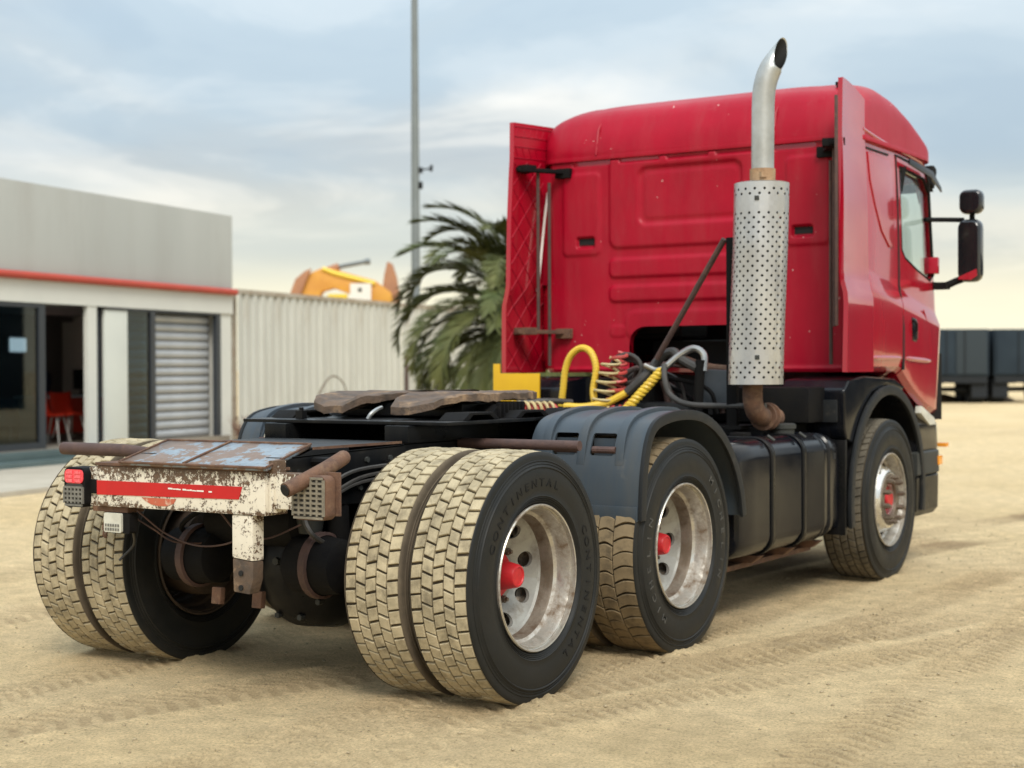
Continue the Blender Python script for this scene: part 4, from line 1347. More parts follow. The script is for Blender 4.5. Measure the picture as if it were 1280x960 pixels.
# ------------------------------------------------------------------ chassis
for s in (-1, 1):
    mb = MB().prism([(-0.64, 0.90), (-0.64, 1.035), (0.20, 1.055), (0.20, 1.06), (5.5, 1.06), (5.5, 0.79), (0.6, 0.79), (0.1, 0.80), (-0.40, 0.82)], 'y', s * 0.40 - 0.012, s * 0.40 + 0.012)
    mb.prism([(-0.64, 1.025), (-0.64, 1.036), (0.20, 1.056), (0.20, 1.045)], 'y', s * 0.40 - 0.012, s * 0.32)
    mb.box(0.2, 5.5, min(s * .40 - .012, s * .32), max(s * .40 - .012, s * .32), 1.05, 1.0595)
    mb.build('chassis_rail', 'black', T, bevel=0.004)
for xx in (-0.2, 0.69, 1.9, 2.6, 3.4):
    MB().box(xx - 0.05, xx + 0.05, -0.386, 0.386, 0.82, 1.03).build('cross_member', 'black_matt', T, bevel=0.01)
MB().box(-0.44, 0.19, -0.405, 0.405, 1.062, 1.070).build('deck_plate', 'plastic_dark', T)
MB().box(-0.44, 0.19, -0.4085, -0.4055, 1.060, 1.0715).build('deck_edge', 'rust', T)
MB().box(0.20, 2.10, -0.435, -0.30, 1.061, 1.140).box(0.20, 2.10, 0.30, 0.435, 1.061, 1.140).build('subframe', 'black', T, bevel=0.006)
mb = MB().box(0.25, 1.85, -0.62, 0.62, 1.142, 1.158)
mb.build('mounting_plate', 'black', T, bevel=0.003)
for s in (-1, 1):
    mb = MB()
    for k in range(3):
        x0 = 0.42 + k * 0.46
        mb.prism([(x0, 1.159), (x0 + .06, 1.195), (x0 + .26, 1.195), (x0 + .32, 1.159), (x0 + .27, 1.159), (x0 + .23, 1.183), (x0 + .09, 1.183), (x0 + .05, 1.159)], 'y', s * 0.52 - .07, s * 0.52 + .07)
    mb.build('mounting_bracket', 'black_matt', T, bevel=0.003)
BOLT = MB().tube([(0, 0, 0), (0, -0.012, 0)], 0.013, 6).mesh('bolt', 'grey', angle=30)
for k in range(9):
    for zz in (0.88, 1.00):
        link('bolt', BOLT, T, (-0.30 + 0.17 * k + (0.05 if zz > .9 else 0), -0.412, zz))
for zz, dx in ((0.96, 0.0), (0.93, 0.05), (0.905, 0.02)):
    MB().tube(spline([(-0.35 + dx, -0.425, zz - .05), (-0.15 + dx, -0.43, zz), (0.3, -0.432, zz + .01), (0.9, -0.43, zz), (1.5, -0.432, zz - .02), (2.1, -0.43, zz)], 5), 0.009, 6).build('air_line', 'grey_hose', T)
for xx in (0.05, 0.55, 1.15):
    MB().box(xx, xx + 0.03, -0.446, -0.413, 0.885, 0.99).build('line_clip', 'black_matt', T)
MB().lathe([(-.05, 0), (-.05, .05), (.0, .06), (.03, .06), (.05, .04), (.05, 0)], 16, 'z', (-0.33, -0.30, 0.74)).build('relay_valve', 'grey', T)
MB().tube(spline([(-0.30, 0.42, 0.62), (-0.42, 0.38, 0.70), (-0.40, 0.2, 0.80), (-0.33, 0.0, 0.84)], 5), 0.012, 6).build('brake_hose', 'black_matt', T)
MB().tube(spline([(-0.30, -0.42, 0.62), (-0.44, -0.40, 0.70), (-0.42, -0.34, 0.78), (-0.33, -0.3, 0.80)], 5), 0.012, 6).build('brake_hose', 'grey_hose', T)
MB().tube(spline([(-0.62, 0.46, 0.80), (-0.66, 0.44, 0.70), (-0.60, 0.50, 0.62), (-0.64, 0.55, 0.55)], 5), 0.006, 6).build('loose_cable', 'grey_hose', T)
for k in range(5):
    MB().tube(spline([(2.2 + .1 * k, -0.2 + 0.08 * k, 1.085), (2.5 + .1 * k, -0.25 + .09 * k, 1.12), (2.8, -0.15 + .05 * k, 1.10), (3.05, -0.1 + .06 * k, 1.20)], 5), 0.011, 6).build('air_line', ('grey_hose', 'red_hose', 'black_matt', 'cream_hose', 'grey_hose')[k], T)
# clip and small fittings on the left edge of the plate
MB().box(0.32, 0.36, 0.30, 0.34, 1.159, 1.20).cyl((0.34, 0.32, 1.20), (0.34, 0.32, 1.215), 0.012, 6).build('grease_fitting', 'black', T)
MB().tube(spline([(0.36, -0.08, 1.162), (0.37, -0.09, 1.185), (0.40, -0.10, 1.205), (0.44, -0.10, 1.215)], 4), 0.011, 8).build('release_handle', 'chrome', T)

# fifth wheel coupling: horned plate on its pedestals
FW = MB()
half = [(1.44, 0.0), (1.44, 0.28), (1.38, 0.40), (1.22, 0.47), (0.98, 0.485), (0.78, 0.475), (0.60, 0.43), (0.50, 0.37), (0.44, 0.26), (0.445, 0.15), (0.58, 0.095), (0.80, 0.05), (0.95, 0.058), (1.0, 0.04), (1.01, 0.0)]
for s in (-1, 1):
    rj = random.Random(31 + s)
    xs = []
    for (xa, ya), (xb_, yb_) in zip(half, half[1:]):
        n2 = max(1, int(math.hypot(xb_ - xa, yb_ - ya) / 0.03))
        for q in range(n2):
            jx, jy = (rj.uniform(-.003, .003), rj.uniform(-.003, .003)) if 0.01 < ya else (0, 0)
            xs.append((xa + (xb_ - xa) * q / n2 + jx, s * (ya + (yb_ - ya) * q / n2 + jy)))
    xs.append((half[-1][0], 0.0))

    def ztop(x, y):
        return 1.279 - 0.10 * max(0, 0.72 - x) - 0.35 * max(0, 0.54 - x) + 0.003 * math.sin(23 * x + 17 * y) + 0.003 * math.sin(71 * x + 43 * y)
    # triangulated strips from the rim to the centre line of the half plate
    n_ = len(xs)
    cx_, cy_ = 1.05, s * 0.26
    top, bot = [], []
    for x, y in xs:
        top.append((x, y, ztop(x, y)))
        bot.append((x, y, ztop(x, y) - 0.026 - 0.010 * abs(math.sin(7 * x + s)) - rj.uniform(0, .003)))
    ins = []
    for x, y in xs:
        xi, yi = x + (cx_ - x) * 0.06, y + (cy_ - y) * 0.06
        ins.append((xi, yi, ztop(xi, yi) + 0.006))
    vs = top + bot + ins + [(cx_, cy_, 1.287), (cx_, cy_, 1.24)]
    fs = []
    for i in range(n_ - 1):
        j = i + 1
        fs += [(i, j, n_ + j, n_ + i), (i, 2 * n_ + i, 2 * n_ + j, j), (2 * n_ + i, 3 * n_, 2 * n_ + j), (n_ + i, n_ + j, 3 * n_ + 1)]
    FW.add(vs, fs)
fwo = FW.build('fifth_wheel', 'fw_rust', T, angle=28)
for s in (-1, 1):
    mb = MB().prism([(0.78, 1.16), (0.86, 1.225), (1.06, 1.225), (1.16, 1.16)], 'y', s * 0.44 - .06, s * 0.44 + .06)
    for k in range(7):
        mb.box(0.85 + 0.035 * k, 0.862 + 0.035 * k, s * 0.505 - .012, s * 0.505 + .012, 1.162, 1.235)
    mb.build('pedestal', 'black_matt', fwo, bevel=0.004)
MB().box(0.72, 1.30, -0.38, 0.38, 1.165, 1.232).build('cross_beam', 'black', fwo, bevel=0.01)
mb = MB()
for s in (-1, 1):
    mb.box(0.62, 1.3, s * 0.2 - .02, s * 0.2 + .02, 1.20, 1.245)
mb.build('rib', 'black_matt', fwo)

# ------------------------------------------------------------------ rear cross beam with lamps and ramp plate
BX = -0.75
MB().box(BX, BX + 0.14, -0.415, 0.572, 0.803, 0.982).build('rear_beam', 'flaky', T, bevel=0.008)
MB().box(BX - 0.006, BX + 0.15, -0.42, 0.575, 0.9825, 0.996).build('beam_cap', 'rust', T, bevel=0.003)
MB().box(BX + 0.02, BX + 0.12, 0.573, 0.64, 0.80, 0.972).build('lamp_bracket', 'flaky', T, bevel=0.006)
MB().box(BX + 0.01, BX + 0.0195, 0.576, 0.634, 0.855, 0.918).build('rubber_pad', 'black_matt', T, bevel=0.004)
MB().box(BX + 0.03, BX + 0.12, -0.552, -0.416, 0.832, 0.978).build('lamp_bracket', 'flaky', T, bevel=0.006)
MB().box(BX + 0.02, BX + 0.10, -0.442, -0.4165, 0.815, 1.03).build('end_plate', 'flaky', T, bevel=0.006)
st = MB().prism([(0.567, 0.853), (0.567, 0.916), (-0.292, 0.919), (-0.272, 0.866)], 'x', BX - 0.003, BX - 0.0005).build('reflective_strip', 'redcloth', T)
mb = MB()
r_ = random.Random(2)
yy = 0.10
for seg in ((0.13, 0.065), (0.045, -0.075), (-0.105, -0.112)):
    y_ = seg[0]
    while y_ > seg[1]:
        l_ = r_.uniform(0.006, 0.02)
        mb.box(BX - 0.0042, BX - 0.0032, y_ - l_, y_, 0.893 + 0.04 * (y_ - .1) * .0 - (0.13 - y_) * 0.02, 0.897 + r_.uniform(0, .003) - (0.13 - y_) * 0.02)
        y_ -= l_ + r_.uniform(0.0, 0.004)
mb.build('worn_print', 'white', st)['kind'] = 'stuff'
mb = MB()
pts = [(0.27 + 0.155 * math.cos(a_) * 0.9 - .06, 0.845 - 0.035 * abs(math.sin(a_)) ** .8 if math.sin(a_) < 0 else 0.8525) for a_ in np.linspace(0, 2 * PI, 22, endpoint=False)]
mb.prism([(0.29, 0.852), (0.27, 0.838), (0.235, 0.824), (0.19, 0.818), (0.14, 0.82), (0.10, 0.832), (0.085, 0.852)], 'x', BX - 0.0022, BX - 0.0006)
mb.build('faded_smear', 'orange_smear', T)
# centre post hanging below
MB().prism([(-0.342, 0.802), (-0.226, 0.802), (-0.226, 0.622), (-0.341, 0.612)], 'x', BX + 0.005, BX + 0.075).build('drop_post', 'flaky', T, bevel=0.012)
MB().prism([(-0.341, 0.611), (-0.226, 0.621), (-0.230, 0.480), (-0.318, 0.474), (-0.339, 0.535)], 'x', BX + 0.008, BX + 0.072).build('post_end', 'fw_rust', T, bevel=0.010)
mb = MB()
for z in (0.56, 0.50):
    mb.cyl((BX + 0.0085, -0.275, z), (BX + 0.002, -0.275, z), 0.012, 8)
mb.build('bolt', 'soot_shade_black', T)
# ramp plate
mb = MB()
mb.grid(lambda u, v: (-0.775 + 0.35 * v, 0.40 - 0.845 * u + 0.06 * v, 1.003 + 0.078 * v), 6, 4)
rp = mb.build('ramp_plate', 'peeling', T)
md = rp.modifiers.new('s', 'SOLIDIFY')
md.thickness = 0.014
mb = MB()
for a_, b_ in (((-0.775, .40, 1.006), (-0.425, .46, 1.084)), ((-0.775, -.445, 1.006), (-0.425, -.385, 1.084)), ((-0.778, .40, 1.003), (-0.778, -.445, 1.003)), ((-0.425, .46, 1.083), (-0.425, -.385, 1.083)), ((-0.775, .02, 1.0085), (-0.425, .07, 1.0865))):
    mb.tube([a_, b_], 0.0055, 6)
mb.build('plate_edge', 'rust', rp)
for s in (-1, 1):
    MB().prism([(-0.72, 0.985), (-0.44, 1.060), (-0.20, 1.060), (-0.20, 0.90), (-0.62, 0.90)], 'y', s * 0.415 - .006 + .01, s * 0.415 + .006 + .01).build('gusset', 'black', T, bevel=0.002)
mb = MB()
for x, z, r2 in ((-0.60, 0.975, 0.016), (-0.54, 0.975, 0.010)):
    mb.cyl((x, -0.413, z), (x, -0.4085, z), r2, 12)
mb.build('gusset_hole', 'soot_shade_black', T)


def tail_lamp(y0, y1, z0_, z1_, red):
    ya, yb = min(y0, y1), max(y0, y1)
    prof = rrect(ya, yb, z0_, z1_, 0.03, 5)
    L_ = MB().prism(prof, 'x', BX - 0.015, BX + (0.085 if red else 0.045)).build('tail_lamp', 'black_matt' if red else 'rust', T, bevel=0.006)
    ins = 0.010
    if red:
        zm = z0_ + (z1_ - z0_) * 0.60
        MB().prism(rrect(ya + ins, yb - ins, zm, z1_ - ins, 0.02, 4), 'x', BX - 0.020, BX - 0.0155).build('lens', 'redlens', L_)
        MB().prism(rrect(ya + ins, yb - ins, z0_ + ins, zm - .001, 0.02, 4), 'x', BX - 0.018, BX - 0.0155).build('lens', 'lenspit', L_)
    else:
        MB().prism(rrect(ya + ins, yb - ins, z0_ + ins, z1_ - ins, 0.02, 4), 'x', BX - 0.018, BX - 0.0155).build('lens', 'lenspit', L_)
    # moulded grid bars standing proud of the lens
    mb = MB()
    ny_, nz_ = 5, 8
    W__, H__ = yb - ya - 2 * ins, z1_ - z0_ - 2 * ins
    lim = nz_ * 0.62 if red else nz_ + 1
    for k in range(ny_ + 1):
        y = ya + ins + W__ * k / ny_
        mb.box(BX - 0.026, BX - 0.0165, y - 0.0045, y + 0.0045, z0_ + ins + 0.008, (z0_ + H__ * 0.575) if red else z1_ - ins - .006)
    for k in range(nz_ + 1):
        if k > lim - 0.4:
            continue
        z = z0_ + ins + H__ * k / nz_
        mb.box(BX - 0.0255, BX - 0.0166, ya + ins + 0.004, yb - ins - .004, z - 0.0045, z + 0.0045)
    mb.build('lens_grid', 'greylens' if red else 'tanlens', L_)
    if red:
        mb = MB()
        for k in range(2):
            for j in range(3):
                yc = ya + ins + W__ * (0.27 + 0.46 * k)
                zc_ = zm + (z1_ - ins - zm) * (0.2 + 0.3 * j)
                mb.box(BX - 0.0235, BX - 0.0195, yc - .020, yc + .020, zc_ - .007, zc_ + .007)
        mb.build('lens_facets', mat('pale_red_facet', (0.85, 0.16, 0.19), (0.75, 0.05, 0.08), 90, 0.2, coat=0.5), L_)
    return L_


tail_lamp(0.628, 0.765, 0.792, 0.970, True)
tl = tail_lamp(-0.572, -0.748, 0.800, 0.978, False)
tl['label'] = 'mud caked tail lamp with no red showing'
MB().box(BX + 0.048, BX + 0.06, -0.765, -0.60, 0.815, 0.99).build('lamp_back_plate', 'rust', T, bevel=0.004)
# number plate lamp and a short chain below the beam
nl = MB().prism(rrect(0.380, 0.528, 0.686, 0.775, 0.012, 3), 'x', BX + 0.012, BX + 0.06).build('plate_lamp', 'black_matt', T)
MB().prism(rrect(0.420, 0.527, 0.690, 0.775, 0.008, 3), 'x', BX, BX + 0.0115).build('lens', 'milk', nl)
mb = MB()
for k in range(6):
    for j in range(2):
        mb.box(BX - 0.002, BX - 0.0003, 0.432 + .0155 * k, 0.442 + .0155 * k, 0.697 + j * .018, 0.709 + j * .018)
mb.build('lens_facets', 'greylens', nl)
mb = MB()
for k in range(5):
    c_ = Vector((BX + 0.06, 0.56 + 0.006 * k, 0.79 - 0.028 * k))
    ring = [c_ + Vector((0.004 * math.sin(3 * a_), 0.018 * math.cos(a_) * (1 if k % 2 else .5), 0.022 * math.sin(a_))) for a_ in np.linspace(0, 2 * PI, 12)]
    mb.tube(ring, 0.0055, 5, caps=False)
mb.build('chain', 'rust', T)
MB().box(BX + .02, BX + .12, 0.40, 0.62, 0.776, 0.802).build('lower_bracket', 'rust', T, bevel=0.006)

# mudguard stay pipes
MB().tube([(-0.45, 1.125, 1.030), (-0.45, 0.72, 1.030), (-0.45, 0.42, 1.015)], [0.030, 0.030, 0.024], 14).build('stay_pipe', 'rust_pipe', T)
pr2 = MB().tube(spline([(-0.505, -0.625, 1.036), (-0.55, -0.645, 1.030), (-0.70, -0.655, 0.985), (-0.86, -0.62, 0.925)], 4), 0.031, 14).build('stay_pipe', 'rust', T)
MB().tube([(-0.44, -0.412, 1.01), (-0.53, -0.64, 1.02)], 0.02, 8).build('stay_bracket', 'black_matt', T)
pr2['label'] = 'bent rusty pipe end over the mud caked lamp'
mb = MB().tube([(-0.862, -0.6195, 0.9245), (-0.866, -0.6186, 0.923)], 0.024, 14)
mb.build('pipe_mouth', 'soot_shade_black', pr2)
MB().tube([(0.64, -0.42, 1.045), (0.64, -1.09, 1.045)], 0.024, 12).build('stay_pipe', 'rust_pipe', T)


# ------------------------------------------------------------------ mudguards over the first drive axle
GP = [(0.885, 0.685), (0.890, 0.80), (0.910, 0.94), (0.955, 1.07), (1.03, 1.145), (1.16, 1.178), (1.32, 1.190), (1.48, 1.182), (1.62, 1.150), (1.76, 1.085), (1.88, 0.99), (1.97, 0.88), (2.035, 0.75), (2.065, 0.62)]
gp = [(p_.x, p_.z) for p_ in spline([(x, 0, z) for x, z in GP], 4)]


def shell_profile(pts, th):
    inn = []
    for i, (x, z) in enumerate(pts):
        a_ = pts[max(i - 1, 0)]
        b_ = pts[min(i + 1, len(pts) - 1)]
        tx, tz = b_[0] - a_[0], b_[1] - a_[1]
        l_ = math.hypot(tx, tz)
        inn.append((x + tz / l_ * th, z - tx / l_ * th))
    return inn


def strip_prism(mb, outer, inner, ya, yb):
    n_ = len(outer)
    vs = []
    for y in (ya, yb):
        vs += [(x, y, z) for x, z in outer] + [(x, y, z) for x, z in inner]
    fs = []
    for i in range(n_ - 1):
        fs += [(i, i + 1, n_ + i + 1, n_ + i), (2 * n_ + i, 3 * n_ + i, 3 * n_ + i + 1, 2 * n_ + i + 1),
               (i, 2 * n_ + i, 2 * n_ + i + 1, i + 1), (n_ + i, n_ + i + 1, 3 * n_ + i + 1, 3 * n_ + i)]
    for i in (0, n_ - 1):
        fs.append((i, n_ + i, 3 * n_ + i, 2 * n_ + i))
    mb.add(vs, fs)


for s in (-1, 1):
    mb = MB()
    strip_prism(mb, gp, shell_profile(gp, 0.012), s * 1.262, s * 0.64)
    mg = mb.build('mudguard', 'plastic_blue', T, angle=40)
    cut = []
    for ya in (0.77, 0.98):
        cut.append(MB().prism(rrect(min(s * ya, s * (ya + .13)), max(s * ya, s * (ya + .13)), 0.985, 1.09, 0.012, 3), 'x', 0.6, 1.15).mesh('cut', 'black'))
    boolean(mg, cut)
    for ya in (0.77, 0.98):
        MB().box(0.985, 0.995, min(s * (ya - .01), s * (ya + .14)), max(s * (ya - .01), s * (ya + .14)), 0.975, 1.065).build('pocket_back', 'plastic_blue', mg)
    # raised ribs running over the shoulder
    ri = MB()
    for ya in (0.735, 0.935, 1.145):
        seg = gp[8:34]
        out2 = shell_profile(seg, -0.020)
        n2 = len(seg)
        tap = [min(1, i / 5, (n2 - 1 - i) / 5) for i in range(n2)]
        out2 = [(a_[0] + (b_[0] - a_[0]) * max(tp, .05), a_[1] + (b_[1] - a_[1]) * max(tp, .05)) for a_, b_, tp in zip(seg, out2, tap)]
        strip_prism(ri, out2, shell_profile(seg, 0.004), s * (ya - .022), s * (ya + .022))
    ri.build('rib', 'plastic_blue', mg, bevel=0.006, angle=50)
    # outer lip rolled down over the edge
    li = MB()
    strip_prism(li, shell_profile(gp, -0.006), shell_profile(gp, 0.044), s * 1.2625, s * 1.283)
    li.build('outer_lip', 'plastic_dark', mg, bevel=0.005)
    # foot of the rear face
    MB().box(0.872, 0.884, min(s * .64, s * 1.262), max(s * .64, s * 1.262), 0.682, 0.752).build('lower_lip', 'plastic_blue', mg, bevel=0.004)
    for ya in (0.79, 1.0):
        MB().cyl((0.93, s * (ya - .005), 1.012), (0.93, s * (ya + .12), 1.012), 0.017, 10).build('stay_pipe', 'rust_pipe', mg)
    MB().prism([(1.30, 1.03), (1.44, 1.03), (1.44, 1.165), (1.30, 1.165)], 'y', s * 0.44, s * 0.66).build('bracket', 'black_matt', mg)

# ------------------------------------------------------------------ fuel tank
def rsec(x, dy=0.0, dz=0.0, y0=-1.215, y1=-0.60, zz0=0.36, zz1=1.0, r=0.11, n_=6):
    return [(x, p_[0], p_[1]) for p_ in rrect(y0 - dy, y1 + dy, zz0 - dz, zz1 + dz, r, n_)]


def loft(secs, cap=True):
    mb = MB()
    n_ = len(secs[0])
    vs = [p_ for s_ in secs for p_ in s_]
    fs = []
    for i in range(len(secs) - 1):
        for k in range(n_):
            k2 = (k + 1) % n_
            fs.append((i * n_ + k, i * n_ + k2, (i + 1) * n_ + k2, (i + 1) * n_ + k))
    if cap:
        fs += [tuple(range(n_)), tuple((len(secs) - 1) * n_ + k for k in range(n_))]
    return mb.add(vs, fs)


ft = loft([rsec(2.12, -.03, -.03), rsec(2.135, -.008, -.008), rsec(2.16), rsec(2.34, .004, .004), rsec(3.32, .003, .003), rsec(3.33, .008, .008), rsec(3.345, .008, .008), rsec(3.35, -.004, -.004), rsec(3.44, -.008, -.008), rsec(3.45, .002, .002), rsec(3.49, .002, .002), rsec(3.50, -.01, -.01), rsec(3.60, -.012, -.012), rsec(3.625, -.03, -.03), rsec(3.635, -.06, -.06)]).build('fuel_tank', 'black_gloss', T, angle=30)
for xx in (2.56, 3.02):
    a_ = loft([rsec(xx - .026, .012, .012), rsec(xx + .026, .012, .012)], False)
    o_ = a_.build('strap', 'black', ft, angle=30)
    md = o_.modifiers.new('s', 'SOLIDIFY')
    md.thickness = 0.01
    MB().tube([(xx, -1.19, 1.02), (xx + .01, -1.228, 0.992)], 0.009, 8).build('strap_bolt', 'grey', ft)
MB().lathe([(1.0, 0.0), (1.0, 0.075), (1.035, 0.075), (1.037, 0.085), (1.06, 0.085), (1.068, 0.07), (1.068, 0)], 20, 'z', (3.17, -1.02, 0)).build('filler_cap', 'grey', ft)
MB().box(2.62, 2.72, -1.02, -0.93, 1.002, 1.03).build('sender_cover', 'black_matt', ft, bevel=0.006)
MB().box(3.505, 3.545, -1.2035, -1.215, 0.84, 0.875).build('side_lamp', 'soot_shade_black', ft)
mb = MB()
for xx in (2.56, 3.02, 3.45):
    mb.prism([(-1.16, 0.345), (-0.60, 0.345), (-0.45, 0.60), (-0.45, 0.30), (-1.10, 0.30)], 'x', xx - .035, xx + .035)
mb.box(2.3, 3.55, -1.05, -0.7, 0.27, 0.299)
mb.build('tank_bracket', 'rust', T, bevel=0.004)
mb = MB().box(2.2, 3.5, 0.62, 1.18, 0.42, 0.98)
mb.build('battery_box', 'black', T, bevel=0.04)

# ------------------------------------------------------------------ engine, catwalk and clutter behind the cab
MB().box(3.55, 5.2, -0.38, 0.38, 0.55, 1.05).build('gearbox', 'black_matt', T, bevel=0.05)
MB().box(4.5, 5.5, -0.55, 0.55, 1.06, 1.60).build('engine', 'dark_int', T, bevel=0.05)
MB().box(2.15, 3.75, -0.44, 0.44, 1.062, 1.075).build('catwalk', 'black_matt', T)
MB().box(2.95, 3.75, -0.98, 0.98, 0.90, 1.05).build('cross_tray', 'black_matt', T, bevel=0.01)
MB().box(3.40, 3.95, -1.10, -0.45, 1.06, 1.28).build('air_filter_box', 'black_matt', T, bevel=0.03)
MB().box(3.10, 3.40, -0.20, 0.30, 1.06, 1.34).build('valve_block', 'black_matt', T, bevel=0.02)
MB().obox((3.25, -0.56, 1.28), (0.16, 0.20, 0.22), (0.05, 0.0, 0.2)).build('relay_box', 'greybox', T, bevel=0.012)
MB().box(3.0, 3.3, -0.48, 0.05, 1.062, 1.19).build('tank_end', 'plastic_dark', T, bevel=0.03)
MB().tube([(3.05, -0.52, 1.06), (3.05, -0.54, 1.45)], 0.03, 10).build('hose_post', 'black_matt', T)
MB().lathe([(-.5, 0), (-.49, .08), (-.45, .12), (.45, .12), (.49, .08), (.5, 0)], 24, 'y', (2.35, 0, 0.93)).build('air_tank', 'black_matt', T)
# diagonal stay
MB().tube([(2.86, -0.79, 2.16), (3.02, -0.26, 1.46)], [0.018, 0.018], 8).build('stack_stay', 'rust_pipe', T)

# air and electric lines
hz = 3.0
MB().tube(spline([(hz, 0.42, 1.16), (hz, 0.405, 1.26), (hz, 0.385, 1.40), (hz, 0.34, 1.49), (hz, 0.265, 1.53), (hz - .02, 0.185, 1.50), (hz - .03, 0.145, 1.40), (hz - .04, 0.16, 1.27), (hz - .06, 0.14, 1.19)], 6), 0.021, 12).build('air_hose', 'yellow_hose', T)


def coil(name, m_, a, b_, rad, turns, r_, sag=0.0):
    a, b_ = Vector(a), Vector(b_)
    ax_ = (b_ - a).normalized()
    u_ = ax_.orthogonal().normalized()
    v_ = ax_.cross(u_)
    n_ = int(turns * 14)
    pts = []
    for k in range(n_ + 1):
        q = k / n_
        ph = 2 * PI * turns * q
        pts.append(a.lerp(b_, q) + (u_ * math.cos(ph) + v_ * math.sin(ph)) * rad * (1 + .1 * math.sin(5 * q)) + Vector((0, 0, -sag * math.sin(PI * q))))
    return MB().tube(pts, r_, 6).build(name, m_, T)


hp = [(hz, 0.42, 1.16), (hz, 0.405, 1.26), (hz, 0.385, 1.40), (hz, 0.34, 1.49), (hz, 0.265, 1.53), (hz - .02, 0.185, 1.50), (hz - .03, 0.145, 1.40), (hz - .04, 0.16, 1.27), (hz - .06, 0.14, 1.19)]
hp = spline(hp, 18)
mb = MB()
for k in range(2, len(hp) - 2, 3):
    d_ = (hp[k + 1] - hp[k - 1]).normalized() * 0.004
    mb.tube([hp[k] - d_, hp[k] + d_], 0.0228, 10)
o = mb.build('spiral_wrap', 'yellow_hose', T)
o['kind'] = 'stuff'
rj = random.Random(12)
for k in range(9):
    y0_, y1_ = rj.uniform(-0.02, 0.2), rj.uniform(-0.62, -0.2)
    zt_ = rj.uniform(1.26, 1.46)
    xx = 3.10 + 0.03 * k
    MB().tube(spline([(xx, y0_, 1.10), (xx + .02, y0_ - .05, zt_ - .08), (xx, (y0_ + y1_) / 2 + .05, zt_), (xx - .02, y1_ + .06, zt_ - .06), (xx, y1_, 1.12)], 6), 0.010 + 0.004 * (k % 3), 7).build('air_line', ('grey_hose', 'black_matt', 'rust_pipe')[k % 3], T)
ringm = MB()
for q in range(3):
    MB().tube([(3.06 + .02 * q, -0.02 + 0.11 * math.cos(a_), 1.40 + .09 * math.sin(a_) - .02 * q) for a_ in np.linspace(0.3, 6.0, 20)], 0.013, 7).build('coiled_cable', 'grey_hose', T)
coil('coiled_hose', 'red_hose', (3.02, 0.04, 1.14), (3.02, 0.00, 1.50), 0.050, 7, 0.011)
coil('coiled_hose', 'cream_hose', (2.97, 0.11, 1.13), (2.97, 0.03, 1.46), 0.062, 6, 0.009)
coil('coiled_hose', 'red_hose', (2.45, 0.52, 1.115), (2.75, 0.30, 1.125), 0.055, 12, 0.014)
coil('coiled_hose', 'cream_hose', (2.40, 0.50, 1.15), (2.70, 0.28, 1.155), 0.040, 9, 0.010)
MB().tube(spline([(2.8, 0.28, 1.165), (2.85, 0.16, 1.16), (2.95, 0.05, 1.19), (3.0, -0.06, 1.25)], 6), 0.024, 10).build('air_hose', 'yellow_hose', T)
MB().tube(spline([(3.0, -0.06, 1.25), (3.02, -0.14, 1.32), (3.05, -0.2, 1.39), (3.08, -0.26, 1.47), (3.08, -0.34, 1.50), (3.06, -0.40, 1.46), (3.05, -0.52, 1.40)], 6), 0.030, 10).build('air_hose', 'grey_hose', T)
# twisted yellow rope hose
pa, pb = Vector((2.9, -0.10, 1.14)), Vector((3.0, -0.30, 1.385))
mb = MB()
for ph in (0, PI):
    axv = (pb - pa).normalized()
    u_ = axv.orthogonal().normalized()
    v_ = axv.cross(u_)
    mb.tube([pa.lerp(pb, k / 60) + (u_ * math.cos(0.62 * k + ph) + v_ * math.sin(0.62 * k + ph)) * 0.014 for k in range(61)], 0.018, 8)
mb.build('twisted_hose', 'yellow_hose', T)
MB().tube(spline([(3.0, -0.32, 1.40), (3.05, -0.40, 1.48), (3.08, -0.48, 1.52), (3.08, -0.55, 1.48), (3.06, -0.56, 1.38)], 6), 0.022, 10).build('steel_hook', 'chrome', T)
MB().tube(spline([(2.98, -0.33, 1.42), (2.93, -0.36, 1.33), (2.92, -0.40, 1.24), (2.9, -0.52, 1.185), (2.88, -0.75, 1.175), (2.86, -1.05, 1.18)], 6), 0.018, 10).build('cable', 'grey_hose', T)
MB().tube(spline([(3.0, -0.18, 1.42), (3.03, -0.25, 1.39), (3.03, -0.32, 1.41)], 6), 0.016, 10).build('hose_coupling', 'chrome', T)
MB().tube(spline([(2.6, 0.5, 1.19), (2.7, 0.35, 1.20), (2.85, 0.25, 1.19)], 4), 0.018, 8).build('cable', 'grey_hose', T)
MB().tube(spline([(3.1, -0.35, 1.46), (3.2, -0.5, 1.40), (3.3, -0.62, 1.38), (3.5, -0.7, 1.36)], 4), 0.035, 10).build('air_pipe', 'rust', T)

# ------------------------------------------------------------------ exhaust stack
SX, SY = 2.78, -1.025
SR = 0.158
ex0, ex1 = 1.305, 2.462


def stack_r(a_, z):
    d_ = 0.002 * math.sin(3 * a_ + 5 * z) + 0.0015 * math.sin(2.3 * z * 2 + a_)
    # a long crease and dents in the sheet
    d_ -= 0.006 * math.exp(-(((a_ - 4.35) + 0.10 * (z - 1.9)) / 0.10) ** 2)
    d_ += 0.005 * math.exp(-((z - 2.1) / 0.12) ** 2) * math.exp(-((a_ - 3.2) / 0.5) ** 2)
    return SR + d_


def smap(s_, t_):
    a_ = 2 * PI * (s_ % 1.0)
    z = ex0 + (ex1 - ex0) * t_
    r_ = stack_r(a_, z)
    return (SX + r_ * math.cos(a_) + 0.016 * (z - 1.35), SY + r_ * math.sin(a_) - 0.027 * (z - 1.35), z)


